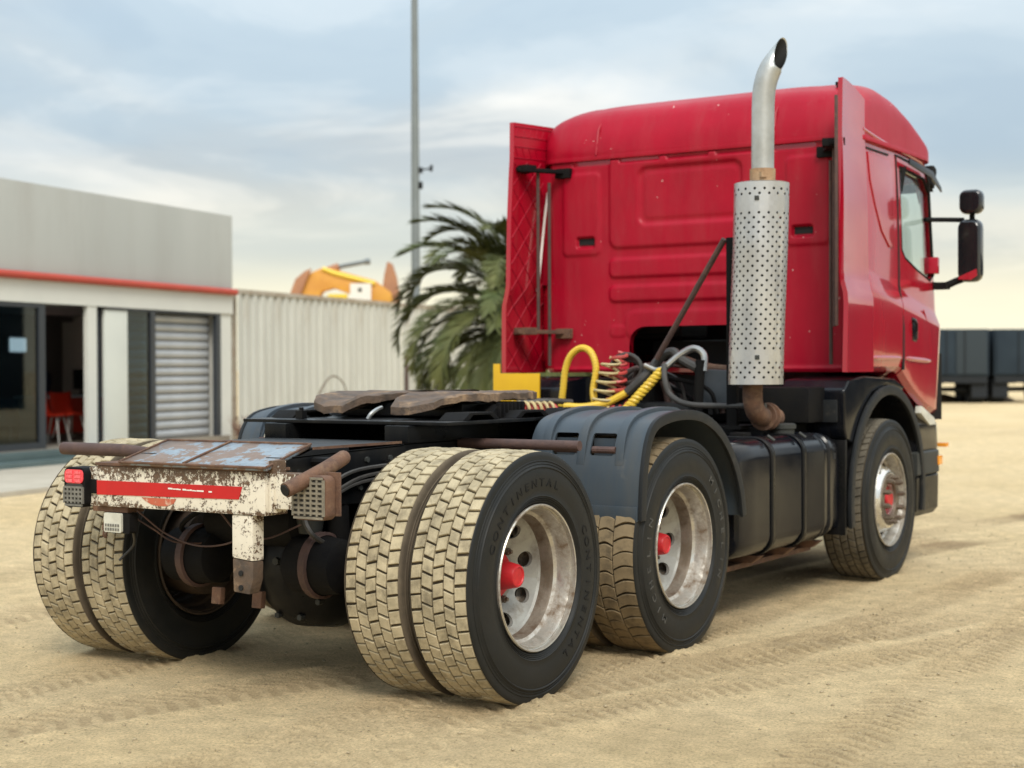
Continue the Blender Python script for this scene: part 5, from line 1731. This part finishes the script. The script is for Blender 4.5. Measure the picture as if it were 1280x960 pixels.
mb = MB()
NC, NR = 18, 42
for j in range(NR):
    for k in range(NC):
        off = 0.5 * (j % 2)
        s0, s1, t0_, t1_ = (k + off) / NC, (k + off + 1) / NC, j / NR, (j + 1) / NR
        if j in (36, 37, 38, 5, 6) or j == NR - 1 or j == 0:
            mb.grid(lambda u, v: smap(s0 + (s1 - s0) * u, t0_ + (t1_ - t0_) * v), 2, 2)
        else:
            holed_cell(mb, smap, s0, s1, t0_, t1_, 0.0076 / (2 * PI * SR), 0.0076 / (ex1 - ex0), 16)
hsx = mb.build('heat_shield', 'shield', T, angle=60, recalc=False)
mb = MB()
for z in (2.365, 1.46):
    a_ = math.radians(206)
    mb.obox((SX + (SR + .001) * math.cos(a_), SY + (SR + .001) * math.sin(a_), z), (0.006, 0.026, 0.026), (0, 0, a_))
mb.build('shield_bolt', 'grey', hsx, bevel=0.003)
MB().lathe([(ex0 + .01, 0.03), (ex0 + .01, 0.124), (ex1 - .006, 0.124), (ex1 - .006, 0.03)], 40, 'z', (SX + .005, SY - .012, 0), closed=True).build('muffler', 'soot_shade_black', T)
MB().lathe([(ex1 - .004, 0.0), (ex1 - .004, 0.150), (ex1 + .002, 0.156), (ex1 + .004, 0.15), (ex1 + .006, 0.0)], 40, 'z', (SX + .017, SY - .03, 0)).build('end_cap', 'shield', T)
PX, PY = SX + 0.022, SY - 0.034
pipe = spline([(PX, PY, ex1), (PX + .004, PY, 2.7), (PX + .006, PY - .004, 2.95), (PX + .014, PY - .018, 3.06), (PX + .034, PY - .050, 3.15), (PX + .060, PY - .090, 3.215)], 6)
d_end = (pipe[-1] - pipe[-3]).normalized()
ncut = (Rv * 0.74 + Vector((0, 0, 0.10)) - Fv * 0.74).normalized()


def slashed_tube(r0, back):
    """the pipe with its last rings slid along it until the mouth lies on one slanting plane"""
    k_ = len(pipe)
    sp = MB().tube(pipe, [r0] * (k_ - 9) + [r0 - 0.0012 * k for k in range(9)], 24, caps=False)
    pc = pipe[-1] - d_end * back
    for i in range(24):
        k = len(sp.v) - 24 + i
        v_ = Vector(sp.v[k])
        q = max(-0.16, min(0.16, -(v_ - pc).dot(ncut) / d_end.dot(ncut)))
        for j in range(7):
            sp.v[k - 24 * j] = tuple(Vector(sp.v[k - 24 * j]) + d_end * q * (1 - j / 7))
    return sp


spo = slashed_tube(0.066, 0.0).build('stack_pipe', 'stackpipe', T, recalc=False)
slashed_tube(0.0625, 0.004).build('soot_lining', 'soot_shade_black', spo, recalc=False)
mb = MB().lathe([(ex1 + .006, 0.069), (ex1 + .006, 0.074), (ex1 + .085, 0.074), (ex1 + .085, 0.069)], 30, 'z', (PX, PY, 0), closed=True)
mb.obox((SX - 0.045, SY - 0.065, ex1 + .045), (0.03, 0.035, 0.03), (0, 0, .9))
mb.build('pipe_clamp', 'rust_tan', T)
el = spline([(SX, SY + .02, ex0 + .02), (SX, SY + .02, 1.21), (SX + .05, SY + 0.02, 1.14), (SX + .16, SY + .03, 1.115), (SX + .40, SY + .05, 1.10)], 6)
MB().tube(el, 0.058, 20).build('elbow_pipe', 'rust', T)
mb = MB()
for q in (0.17, 0.235):
    mb.cyl((SX + q, SY + .032, 1.113), (SX + q + .022, SY + .034, 1.112), 0.082, 24)
mb.build('pipe_flange', 'rust', T, bevel=0.004)
MB().box(2.86, 2.90, -0.865, -0.80, 1.05, 2.17).build('stack_bracket', 'black_matt', T, bevel=0.006)
MB().box(2.84, 3.1, -0.90, -0.80, 1.04, 1.06).build('bracket_foot', 'black_matt', T)


# ------------------------------------------------------------------ cab
XB = 4.02


def zb(x):
    if x < 4.72:
        return 1.372
    q = min((x - 4.72) / 0.95, 1.0)
    return 1.372 - 0.325 * (1 - (1 - q) ** 1.8)


LV = [  # z at the back, forward tilt, half width, front x
    ('b', 0.0, 1.185, 5.74), ('b', 0.035, 1.222, 5.78), (1.47, 0.0, 1.234, 5.80), (1.90, 0.15, 1.236, 5.83), (1.935, 0.15, 1.233, 5.83),
    (2.035, 0.17, 1.207, 5.82), (2.065, 0.17, 1.203, 5.815), (2.45, 0.0, 1.197, 5.74), (2.78, 0.0, 1.184, 5.66), (2.865, 0.0, 1.178, 5.64)]


def hw(z, x=4.6):
    """half width of the cab side at height z"""
    pts = []
    for a_, tl_, w_, _ in LV[2:]:
        pts.append((a_ - tl_ * (x - 4.06), w_))
    if z <= pts[0][0]:
        return pts[0][1]
    for (za, wa), (zb_, wb_) in zip(pts, pts[1:]):
        if z <= zb_:
            return wa + (wb_ - wa) * (z - za) / (zb_ - za)
    return pts[-1][1]


def ring(level, inset=0.0):
    a_, tl_, w_, xf = level
    w_ -= inset
    xf -= inset
    xb = XB + inset
    rb, rf = 0.13, 0.30
    pts = []
    n_ = 7
    for k in range(n_):                                     # back right corner
        q = PI / 2 * k / (n_ - 1)
        pts.append((xb + rb - rb * math.cos(q), -(w_ - rb) - rb * math.sin(q)))
    for x in (4.4, 4.6, 4.72, 4.85, 5.0, 5.14, 5.26):
        pts.append((x, -w_))
    for k in range(n_ + 2):
        q = PI / 2 * k / (n_ + 1)
        pts.append((xf - rf + rf * math.sin(q), -(w_ - rf) - rf * math.cos(q)))
    pts += [(x, -y) for x, y in reversed(pts)]
    out = []
    for x, y in pts:
        z = zb(x) + tl_ + inset if a_ == 'b' else a_ - tl_ * (x - 4.06)
        if a_ == 2.865:
            z -= inset
        out.append((x, y, z))
    return out


shell = loft([ring(l_) for l_ in LV]).mesh('cab', 'red')
inner = loft([ring(l_, 0.045) for l_ in LV])
cab = link('cab', shell, T)
DOOR = [(4.765, 2.835), (5.36, 2.80), (5.50, 2.70), (5.585, 2.2), (5.60, 1.75), (5.60, 0.90), (5.30, 0.90), (5.03, 1.0), (4.765, 1.1)]
DOORG = [(4.751, 2.849), (5.368, 2.813), (5.514, 2.708), (5.599, 2.2), (5.614, 1.75), (5.614, 0.88), (5.30, 0.88), (5.02, 0.98), (4.751, 1.08)]
DOORM = [((p_[0] + q_[0]) / 2, (p_[1] + q_[1]) / 2) for p_, q_ in zip(DOOR, DOORG)]
WIN = [(4.822, 2.772), (5.36, 2.738), (5.47, 2.64), (5.53, 2.06), (5.45, 2.018), (5.15, 2.082), (4.90, 2.150), (4.832, 2.205)]
BACKCUT = rrect(-0.47, 0.47, 1.0, 1.69, 0.13, 6)
solid = shell.copy()
inner_me = inner.mesh('i', 'red')
cuts = [inner_me] + [MB().box(3.9, 4.10, min(s * .742, s * .888), max(s * .742, s * .888), 2.25, 2.33).mesh('c', 'red') for s in (-1, 1)] + [ MB().prism(BACKCUT, 'x', 3.5, 4.4).mesh('c', 'red'),
        MB().prism([(-1.13, 1.98), (1.13, 1.98), (1.10, 2.74), (-1.10, 2.74)], 'x', 5.535, 6.2).mesh('c', 'red')]
boolean(cab, cuts)
for s in (-1, 1):
    d_ = link('door', MB().prism(DOOR, 'y', s * 0.9, s * 1.5).mesh('door', 'red'), T)
    boolean(d_, [solid], 'INTERSECT')
    boolean(d_, [inner_me, MB().prism(WIN, 'y', s * 0.8, s * 1.6).mesh('c', 'red')])
    pv = [(x, s * (hw(z, x) - 0.020), z) for x, z in WIN]
    pv2 = [(x, s * (hw(z, x) - 0.025), z) for x, z in WIN]
    n_ = len(WIN)
    MB().add(pv + pv2, [tuple(range(n_)), tuple(range(2 * n_ - 1, n_ - 1, -1))] + [(i, i + n_, (i + 1) % n_ + n_, (i + 1) % n_) for i in range(n_)]).build('window', 'glass', d_)
    MB().tube([(x, s * (hw(z, x) - 0.006), z) for x, z in WIN + WIN[:2]], 0.011, 6, caps=False).build('window_seal', 'black_matt', d_)
    ds = []
    for (xa, za), (xb, zb_) in zip(DOORM, DOORM[1:] + DOORM[:1]):
        ds += [(xa + (xb - xa) * k / 6, s * (hw(za + (zb_ - za) * k / 6, xa + (xb - xa) * k / 6) - 0.001), za + (zb_ - za) * k / 6) for k in range(6)]
    MB().tube([(x, y if x < 5.40 else s * (abs(y) - 0.9 * (x - 5.40) ** 2 - .05 * (x - 5.4)), z) for x, y, z in (ds[30:] + ds[:24]) if z > zb(x) + 0.015], 0.0105, 6, caps=True).build('door_seal', 'soot_shade_black', d_)
    hdl = MB().prism([(4.93, 1.745), (5.03, 1.735), (5.06, 1.70), (5.06, 1.60), (5.03, 1.575), (4.945, 1.585)], 'y', s * (hw(1.66, 5) + .003), s * (hw(1.66, 5) - .02)).build('door_handle', 'black_gloss', d_, bevel=0.004)
    MB().tube(spline([(4.955, s * (hw(1.66, 5) + .004), 1.62), (4.965, s * (hw(1.66, 5) + .022), 1.65), (4.965, s * (hw(1.66, 5) + .022), 1.70), (4.955, s * (hw(1.66, 5) + .004), 1.725)], 4), 0.009, 8).build('handle_grip', 'black_matt', hdl)
    # lower mouldings, raised in the pressing
    MB().tube([(x, s * (hw(1.43, x) - 0.002), 1.463 - 0.035 * (x - 4.78)) for x in np.linspace(4.80, 5.36, 8)], [0.005, 0.016, 0.017, 0.017, 0.017, 0.017, 0.016, 0.005], 8).build('moulding', 'red', d_)
    MB().tube([(5.36, s * (hw(1.46) - .004), 1.50), (5.33, s * (hw(1.6) - .004), 1.66), (5.20, s * (hw(1.8) - .005), 1.80)], 0.006, 6).build('moulding', 'red', d_)
    # rain deflector over the door window
    MB().prism([(4.90, 2.83), (5.40, 2.795), (5.60, 2.70), (5.615, 2.665), (5.37, 2.745), (4.89, 2.79)], 'y', s * 1.225, s * 1.237).build('rain_deflector', 'black_gloss', d_, bevel=0.003)
    MB().prism([(4.84, 2.765), (4.95, 2.785), (4.86, 2.60)], 'y', s * 1.186, s * 1.196).build('corner_trim', 'black_matt', d_, bevel=0.003)
    boolean(cab, [MB().prism(DOORG, 'y', s * 1.05, s * 1.5).mesh('c', 'red')])
for s in (-1, 1):
    MB().tube([(x, s * (hw(1.43, x) - 0.002), 1.463) for x in np.linspace(4.08, 4.74, 8)], [0.005, 0.016, 0.017, 0.017, 0.017, 0.017, 0.016, 0.005], 8).build('moulding', 'red', cab)
    MB().tube(spline([(4.10, s * 1.184, 2.935), (4.5, s * 1.184, 2.895), (5.0, s * 1.183, 2.868), (5.35, s * 1.17, 2.845), (5.50, s * 1.13, 2.825)], 5), 0.015, 8).build('moulding', 'red', cab)
    # raised panel behind the door
    pl = [(4.19, 2.80), (4.60, 2.79), (4.655, 2.72), (4.665, 2.22), (4.57, 2.20), (4.42, 2.30), (4.30, 2.46), (4.22, 2.62)]
    n_ = len(pl)
    mb = MB()
    mb.add([(x, s * (hw(z, x) + 0.009), z) for x, z in pl] + [(x, s * (hw(z, x) - 0.01), z) for x, z in pl], [tuple(range(n_)), tuple(range(2 * n_ - 1, n_ - 1, -1))] + [(i, i + n_, (i + 1) % n_ + n_, (i + 1) % n_) for i in range(n_)])
    mb.build('side_panel', 'red', cab, bevel=0.007, seg=3)
    MB().box(4.17, 4.60, min(s * 1.181, s * 1.1885), max(s * 1.181, s * 1.1885), 2.818, 2.83).build('panel_seam', 'soot_shade_black', cab)
# windscreen
MB().grid(lambda u, v: (5.785 - 0.135 * v - 0.22 * max(0, (abs(2 * u - 1) - .74) / .26) ** 2, 1.14 * (2 * u - 1), 1.97 + 0.78 * v), 24, 4).build('windscreen', 'glass', cab)
MB().box(5.25, 5.72, -1.1, 1.1, 1.5, 1.93).build('dashboard', 'dark_int', cab, bevel=0.05)
for s in (-1, 1):
    st = MB().box(4.35, 4.50, s * .55 - .24, s * .55 + .24, 1.65, 2.22).box(4.51, 4.95, s * .55 - .24, s * .55 + .24, 1.62, 1.75).build('seat', 'dark_int', cab, bevel=0.04)
MB().box(5.826, 5.87, -1.05, 1.05, 0.95, 1.80).build('grille', 'black_gloss', cab, bevel=0.02)
for s in (-1, 1):
    mb = loft([[(5.60 + .27 * math.cos(q) ** 1, s * (0.92 + 0.305 * math.sin(q)), z) for q in np.linspace(0.0, 1.35, 7)] + [(5.55 + .22 * math.cos(q), s * (0.90 + 0.27 * math.sin(q)), z) for q in np.linspace(1.35, 0.0, 7)] for z in (1.02, 1.10, 1.42, 1.50)])
    mb.build('corner_deflector', 'black_gloss', cab, angle=40)


# embossed rear wall of the cab
def sdr(y, z, y0, y1, z0_, z1_, r=0.05):
    dx = np.abs(y - (y0 + y1) / 2) - (y1 - y0) / 2 + r
    dz = np.abs(z - (z0_ + z1_) / 2) - (z1_ - z0_) / 2 + r
    return np.hypot(np.maximum(dx, 0), np.maximum(dz, 0)) + np.minimum(np.maximum(dx, dz), 0) - r


def emb(d, w=0.012):
    return 1 / (1 + np.exp(np.clip(d / w * 3, -40, 40)))


gyv = np.arange(-1.095, 1.0951, 0.0085)
gzv = np.arange(1.374, 2.863, 0.0085)
GY, GZ = np.meshgrid(gyv, gzv)
e = np.zeros_like(GY)
e += 0.016 * emb(sdr(GY, GZ, -0.62, 0.62, 2.24, 2.99, 0.07), 0.016)
e -= 0.020 * emb(sdr(GY, GZ, -0.385, 0.385, 2.395, 2.79, 0.06), 0.016)
e += 0.006 * emb(sdr(GY, GZ, -0.345, 0.345, 2.435, 2.75, 0.04), 0.016)
for y0, y1 in ((-0.90, -0.56), (-0.50, -0.20), (-0.14, 0.17), (0.23, 0.54), (0.62, 0.92)):
    e -= 0.022 * emb(sdr(GY, GZ, y0, y1, 2.835, 2.93, 0.01), 0.008)
e += 0.016 * emb(sdr(GY, GZ, -0.62, 0.62, 2.035, 2.165, 0.04), 0.014)
e += 0.016 * emb(sdr(GY, GZ, -0.62, 0.62, 1.865, 1.975, 0.04), 0.014)
e += 0.010 * emb(sdr(GY, GZ, -0.50, 0.50, 1.60, 1.80, 0.09), 0.02)
for s in (-1, 1):
    e += 0.012 * emb(sdr(GY, GZ, min(s * .70, s * 1.0), max(s * .70, s * 1.0), 2.20, 2.78, 0.04), 0.014)
    e -= 0.032 * emb(sdr(GY, GZ, min(s * .745, s * .885), max(s * .745, s * .885), 2.255, 2.325, 0.012), 0.006)
    e += 0.006 * emb(sdr(GY, GZ, min(s * .50, s * .62), max(s * .50, s * .62), 1.62, 1.70, 0.03), 0.012)
e += 0.012 * emb(np.abs(GZ - 1.392) - 0.012, 0.01)
edge = np.clip(np.minimum(1.095 - np.abs(GY), np.minimum(GZ - 1.374, 2.872 - GZ)) / 0.02, 0, 1)
e *= edge
e += 0.0015 * np.sin(GY * 5 + GZ * 3) + 0.001 * np.sin(GZ * 11 - GY * 4)
ny_, nz_ = len(gyv), len(gzv)
vs = [(XB - 0.006 - float(e[j, i]), float(gyv[i]), float(gzv[j])) for j in range(nz_) for i in range(ny_)]
fs = [(j * ny_ + i, j * ny_ + i + 1, (j + 1) * ny_ + i + 1, (j + 1) * ny_ + i) for j in range(nz_ - 1) for i in range(ny_ - 1)]
base_n = len(vs)
per = [i for i in range(ny_)] + [j * ny_ + ny_ - 1 for j in range(1, nz_)] + [(nz_ - 1) * ny_ + i for i in range(ny_ - 2, -1, -1)] + [j * ny_ for j in range(nz_ - 2, 0, -1)]
vs += [(XB + 0.03, vs[k][1], vs[k][2]) for k in per]
n_ = len(per)
fs += [(per[(k + 1) % n_], per[k], base_n + k, base_n + (k + 1) % n_) for k in range(n_)]
fs.append(tuple(base_n + k for k in range(n_)))
bw = MB().add(vs, fs).build('rear_wall', 'red_dusty', cab, angle=60)
boolean(bw, [MB().prism(BACKCUT, 'x', 3.7, 4.4).mesh('c', 'red')])
bw.data.set_sharp_from_angle(angle=math.radians(60))
for s in (-1, 1):
    MB().box(XB + .009, XB + .0135, min(s * .752, s * .878), max(s * .752, s * .878), 2.275, 2.322).build('pocket_shade', 'soot_shade_black', cab)  # black sheet painted in for the shade deep in the latch pocket

# roof cap
def rtop(x):
    P_ = [(4.0, 2.94), (4.02, 3.04), (4.06, 3.14), (4.13, 3.222), (4.28, 3.283), (4.5, 3.32), (4.8, 3.287), (5.1, 3.20), (5.35, 3.085), (5.55, 2.965), (5.66, 2.885), (5.69, 2.868)]
    for (xa, za), (xb_, zb_) in zip(P_, P_[1:]):
        if x <= xb_:
            q = (x - xa) / (xb_ - xa)
            return za + (zb_ - za) * q
    return P_[-1][1]


xs = list(np.linspace(4.0, 4.5, 16)) + list(np.linspace(4.55, 5.69, 22))
ZT = np.array([rtop(x) for x in xs])
ZT = np.convolve(np.pad(ZT, 1, mode='edge'), [.25, .5, .25], 'valid')
secs = []
for x, zt in zip(xs, ZT):
    w_ = 1.192
    if x < 4.13:
        w_ = 1.062 + math.sqrt(max(0, .13 ** 2 - (4.13 - x) ** 2))
    if x > 5.40:
        w_ = 0.892 + .30 * math.sqrt(max(0, 1 - ((x - 5.40) / .30) ** 2))
    sec = []
    for k in range(41):
        th = PI * k / 40
        c_, s_ = math.cos(th), math.sin(th)
        ex_ = 2 / 6.5
        y = w_ * math.copysign(abs(c_) ** ex_, c_)
        z = 2.872 + (zt - 2.872) * abs(s_) ** ex_
        # shallow pressed channels along the roof
        z -= 0.010 * math.exp(-((abs(y) - 0.80) / 0.03) ** 2) * min(1, max(0, (x - 4.02) / .1))
        sec.append((x, y, z))
    secs.append(sec)
n_ = 41
mb = MB()
mb.v = [p_ for s_ in secs for p_ in s_]
mb.f = [(i * n_ + k, i * n_ + k + 1, (i + 1) * n_ + k + 1, (i + 1) * n_ + k) for i in range(len(secs) - 1) for k in range(n_ - 1)]
mb.f.append(tuple(range(n_)))
mb.f += [((i + 1) * n_, i * n_, i * n_ + n_ - 1, (i + 1) * n_ + n_ - 1) for i in range(len(secs) - 1)]
roof = mb.build('roof', 'red_dusty', T, angle=50)
lp = [(4.0 + .005 - .012 + (0.142 - 0.142 * math.cos(q)), -(1.062 + 0.142 * math.sin(q))) for q in np.linspace(0, PI / 2, 7)] + [(5.34, -1.204)] + [(5.34 + .36 * math.sin(q), -(0.892 + .312 * math.cos(q))) for q in np.linspace(0.1, PI / 2, 7)]
lp += [(x, -y) for x, y in reversed(lp)]
MB().prism(lp, 'z', 2.8665, 2.898).build('roof_lip', 'red_dusty', roof, bevel=0.008)
MB().tube([(4.22, -0.98, 3.2), (4.22, -0.98, 3.255)], 0.012, 6).cyl((4.22, -0.98, 3.255), (4.22, -0.98, 3.275), 0.02, 8).build('roof_bolt', 'black_matt', roof)
for yy in (0.72, -0.62):
    MB().tube([(3.993, yy, 2.90), (4.03, yy, 3.078), (4.12, yy, 3.193), (4.28, yy, 3.268), (4.5, yy, 3.31)], 0.008, 6).build('roof_seam', 'red_dusty', roof)

# side air deflectors standing behind the cab
for s in (-1, 1):
    zt0 = 3.20 if s < 0 else 3.125
    xr = 3.595
    xfr = 4.125 if s < 0 else 4.145
    NU, NV = 14, 26

    def outer(u, v):
        x = xr + 0.085 * v * (1 if s < 0 else .35) + (xfr - xr) * u * (1 - 0.16 * v * (1 if s < 0 else 0))
        z = 1.372 + (zt0 + u * (-0.075 * u if s < 0 else 0.03) - 1.372) * v
        y = hw(z) + 0.016 + 0.020 * (1 - u) ** 2 * (1 if s < 0 else .5)
        return (x, s * y, z)

    def inn_(u, v):
        p_ = outer(u, v)
        return (p_[0] + (0.004 if u == 0 else 0), p_[1] - s * (0.020 + 0.012 * (1 - u)), p_[2])
    mb = MB()
    mb.grid(outer, NU, NV)
    mb.grid(inn_, NU, NV)
    k0 = (NU + 1) * (NV + 1)
    loop = [i for i in range(NU + 1)] + [j * (NU + 1) + NU for j in range(1, NV + 1)] + [NV * (NU + 1) + i for i in range(NU - 1, -1, -1)] + [j * (NU + 1) for j in range(NV - 1, 0, -1)]
    for a_, b_ in zip(loop, loop[1:] + loop[:1]):
        mb.f.append((a_, b_, k0 + b_, k0 + a_))
    df = mb.build('side_deflector', 'red', T, angle=40)
    # quilted ridges on the inner face
    mb = MB()

    def seg(ua, va, ub, vb):
        pts = []
        for k in range(9):
            q = k / 8
            p_ = inn_(ua + (ub - ua) * q, va + (vb - va) * q)
            pts.append((p_[0], p_[1] - s * 0.001, p_[2]))
        mb.tube(pts, 0.0042, 5)
    step = 0.155
    v0 = -0.3
    while v0 < 0.86:
        for up_ in (1, -1):
            a0, b0 = (v0, v0 + 0.30) if up_ > 0 else (v0 + 0.30, v0)
            ua, ub = 0.03, 0.97
            lo, hi = 0.01, 0.845

            def clipu(va, vb, lim, sign):
                return (lim - va) / (vb - va)
            t0_, t1_ = 0.0, 1.0
            for lim in (lo, hi):
                ta = (lim - a0) / (b0 - a0)
                if (lim == lo) == (b0 > a0):
                    t0_ = max(t0_, ta)
                else:
                    t1_ = min(t1_, ta)
            if t1_ - t0_ > 0.05:
                seg(ua + (ub - ua) * t0_, a0 + (b0 - a0) * t0_, ua + (ub - ua) * t1_, a0 + (b0 - a0) * t1_)
        v0 += step / 2 if False else 0.105
    for vv in (0.86, 0.905, 0.945, 0.985):
        seg(0.02, vv, 0.98, vv)
    for k in range(6):
        seg(0.04 + k * .16, 0.945, 0.10 + k * .16, 0.985)
        seg(0.10 + k * .16, 0.865, 0.04 + k * .16, 0.905)
    mb.build('quilt_ridges', 'red_dusty', df, angle=60)
    # brackets and rods tying it to the cab
    for z in ((2.80, 1.66) if s > 0 else (2.80,)):
        mb = MB()
        mb.obox((3.84, s * 1.07, z), (0.42, 0.055, 0.028), (0, 0, s * -0.50))
        mb.obox((3.72, s * 1.14, z + .004), (0.10, 0.14, 0.05), (0, 0, s * -0.3))
        mb.obox((4.0, s * 0.985, z - .01), (0.06, 0.12, 0.07))
        mb.build('deflector_bracket', 'black_matt' if z > 2 else 'rust', df, bevel=0.006)
    for xx, yy, za, zb_ in ((3.83, 1.10, 1.66, 2.79), (3.90, 1.05, 1.42, 2.72)):
        MB().tube([(xx, s * yy, za), (xx, s * yy, zb_)], 0.013, 8).build('deflector_rod', 'rust_pipe', df)
    if s < 0:
        MB().box(3.60, 3.622, s * 1.197 - .008, s * 1.197 + .008, 1.66, 3.08).build('edge_bar', 'rust_pipe', df, bevel=0.003)
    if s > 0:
        MB().tube(spline([(4.20, 1.135, 3.04), (4.085, 1.14, 2.82), (4.01, 1.145, 2.55), (3.93, 1.145, 2.145), (3.90, 1.15, 1.95)], 5), 0.0095, 8).build('painted_glint_strip', 'white', df)  # added white strip standing in for a bright reflection by the deflector edge
        MB().prism([(0.935, 1.368), (1.262, 1.368), (1.262, 1.435), (1.315, 1.435), (1.315, 1.175), (0.935, 1.175)], 'x', 3.570, 3.584).build('skirt_panel', 'yellow', df, bevel=0.003)
for s in (-1, 1):
    MB().box(4.03, 4.09, min(s * 1.10, s * 1.19), max(s * 1.10, s * 1.19), 2.0, 2.84).build('corner_post', 'red_dusty', cab, bevel=0.01)

# mirrors on their arms
for s in (-1, 1):
    arm = MB().tube(spline([(5.42, s * 1.17, 2.455), (5.55, s * 1.235, 2.462), (5.62, s * 1.32, 2.462), (5.63, s * 1.39, 2.458)], 5), 0.017, 8)
    arm.build('mirror_arm', 'black_matt', T)
    arm = MB().tube(spline([(5.52, s * 1.19, 1.99), (5.58, s * 1.26, 1.985), (5.62, s * 1.34, 2.02), (5.63, s * 1.40, 2.04)], 5), 0.026, 8)
    arm.obox((5.56, s * 1.245, 1.985), (0.10, 0.10, 0.05))
    arm.build('mirror_arm', 'black_matt', T)

    def housing(yc, zc_, w_, h_, d_, r_):
        secs_ = []
        for dx, k in ((-d_, .80), (-d_ * .88, .93), (-d_ * .55, 1.0), (0, 1.0), (d_ * .45, .9), (d_ * .75, .68), (d_ * .9, .35)):
            secs_.append([(5.66 + dx, y, z) for y, z in rrect(yc - w_ * k / 2, yc + w_ * k / 2, zc_ - h_ * k / 2, zc_ + h_ * k / 2, r_ * k, 6)])
        return loft(secs_)
    h1 = housing(s * 1.437, 2.235, 0.165, 0.45, 0.09, 0.055).build('mirror', 'mirror', T, angle=50)
    MB().prism(rrect(s * 1.437 - .068, s * 1.437 + .068, 2.035, 2.435, 0.045, 5), 'x', 5.564, 5.569).build('mirror_glass', 'mirror_glass' if 'mirror_glass' in M else 'black_gloss', h1)
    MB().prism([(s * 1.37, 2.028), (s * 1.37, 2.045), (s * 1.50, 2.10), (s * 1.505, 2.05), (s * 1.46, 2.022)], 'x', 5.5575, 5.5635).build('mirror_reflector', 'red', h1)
    h2 = housing(s * 1.444, 2.585, 0.165, 0.175, 0.075, 0.05).build('mirror', 'mirror', T, angle=50)
    MB().prism(rrect(s * 1.444 - .066, s * 1.444 + .066, 2.52, 2.65, 0.04, 5), 'x', 5.579, 5.584).build('mirror_glass', 'black_gloss', h2)
    MB().cyl((5.66, s * 1.44, 2.45), (5.66, s * 1.44, 2.51), 0.02, 8).build('mirror_neck', 'black_matt', h2)
    MB().obox((5.52, s * 1.19, 2.13), (0.05, 0.10, 0.12), (0, .1, 0)).build('mirror_mount', 'red', T, bevel=0.01)
MB().obox((5.62, -1.12, 2.78), (0.08, 0.12, 0.16), (0, .4, 0)).build('sun_visor_end', 'black_matt', T, bevel=0.02)
MB().grid(lambda u, v: (5.70 + 0.20 * v - .05 * (2 * u - 1) ** 2, 1.1 * (2 * u - 1), 2.86 - 0.16 * v), 12, 3).build('sun_visor', 'black_gloss', T)

# ------------------------------------------------------------------ front wing, step and bumper corner
FWp = []
for k in range(33):
    a_ = math.radians(192 - 204 * k / 32)
    FWp.append((4.425 + 0.700 * math.cos(a_), 0.548 + 0.700 * math.sin(a_) * (1.0)))
for s in (-1, 1):
    mb = MB()
    strip_prism(mb, FWp, shell_profile(FWp, 0.014), s * 1.235, s * 0.72)
    wg = mb.build('wing', 'black', T, angle=40)
    mb = MB()
    o1 = shell_profile(FWp, -0.035)
    i1 = shell_profile(FWp, 0.028)
    strip_prism(mb, o1, i1, s * 1.2355, s * 1.262)
    mb.build('wing_lip', 'plastic_dark', wg, bevel=0.008, angle=50)
    # mud flap behind the wheel and the moulded shoulder above it
    MB().box(3.655, 3.69, min(s * .80, s * 1.235), max(s * .80, s * 1.235), 0.36, 0.95).build('mudflap', 'black', wg, bevel=0.006)
    MB().prism(rrect(min(s * .84, s * 1.19), max(s * .84, s * 1.19), 0.40, 0.86, 0.03, 3), 'x', 3.647, 3.655).build('flap_panel', 'black_gloss', wg, bevel=0.003)
    sh_ = [(3.66, 1.02), (3.655, 1.26), (3.74, 1.325), (4.02, 1.345), (4.60, 1.325), (4.80, 1.27), (4.74, 1.235), (4.43, 1.285), (4.15, 1.235), (3.97, 1.13), (3.86, 0.98), (3.80, 0.92), (3.70, 0.95)]
    mb = MB().prism(sh_, 'y', s * 0.80, s * 1.232)
    mb.build('wing_shoulder', 'black_gloss', wg, bevel=0.022, seg=3)
    MB().prism([(3.635, 1.06), (3.635, 1.20), (3.654, 1.20), (3.654, 1.06)], 'y', s * 1.0, s * 1.19).build('shoulder_recess', 'plastic_dark', wg, bevel=0.01)
    # bumper corner
    def bsec(z, o_=0.0, xf=5.74):
        pts = [(5.00 + (0.02 if z > .8 else 0), s * (1.243 + o_))]
        for k in range(8):
            q = PI / 2 * k / 7
            pts.append((xf - .30 + .30 * math.sin(q), s * (0.943 + o_ + .30 * math.cos(q))))
        pts += [(xf, s * 0.3), (xf - .2, s * 0.3), (5.3, s * 0.9), (5.00, s * 1.0)]
        return [(x, y, z) for x, y in pts]
    loft([bsec(0.36, -.03), bsec(0.40), bsec(0.63, .004), bsec(0.645, -.01)]).build('bumper', 'black', T, angle=30)
    loft([bsec(0.647, 0.004), bsec(0.655, .010), bsec(0.80, .008), bsec(0.812, -.004)]).build('bumper_band', 'grey', T, angle=30)
    loft([bsec(0.814, -.008), bsec(0.83, 0.0), bsec(1.00, -.01), bsec(1.06, -.05)]).build('bumper_upper', 'black_gloss', T, angle=30)
    MB().box(5.46, 5.54, min(s * 1.235, s * 1.262), max(s * 1.235, s * 1.262), 0.70, 0.765).build('marker_lamp', 'amber', T, bevel=0.006)
    MB().prism([(5.12, 1.13), (5.40, 1.04), (5.44, 0.99), (5.30, 0.99), (5.10, 1.08)], 'y', s * 1.20, s * 1.246).build('headlamp', 'milk', T, bevel=0.008)
MB().box(5.56, 5.60, -1.0, 1.0, 0.50, 1.0).build('front_panel', 'black', T)
MB().obox((5.78, -1.19, 0.83), (0.06, 0.07, 0.03)).build('side_repeater', 'amber', T, bevel=0.008)
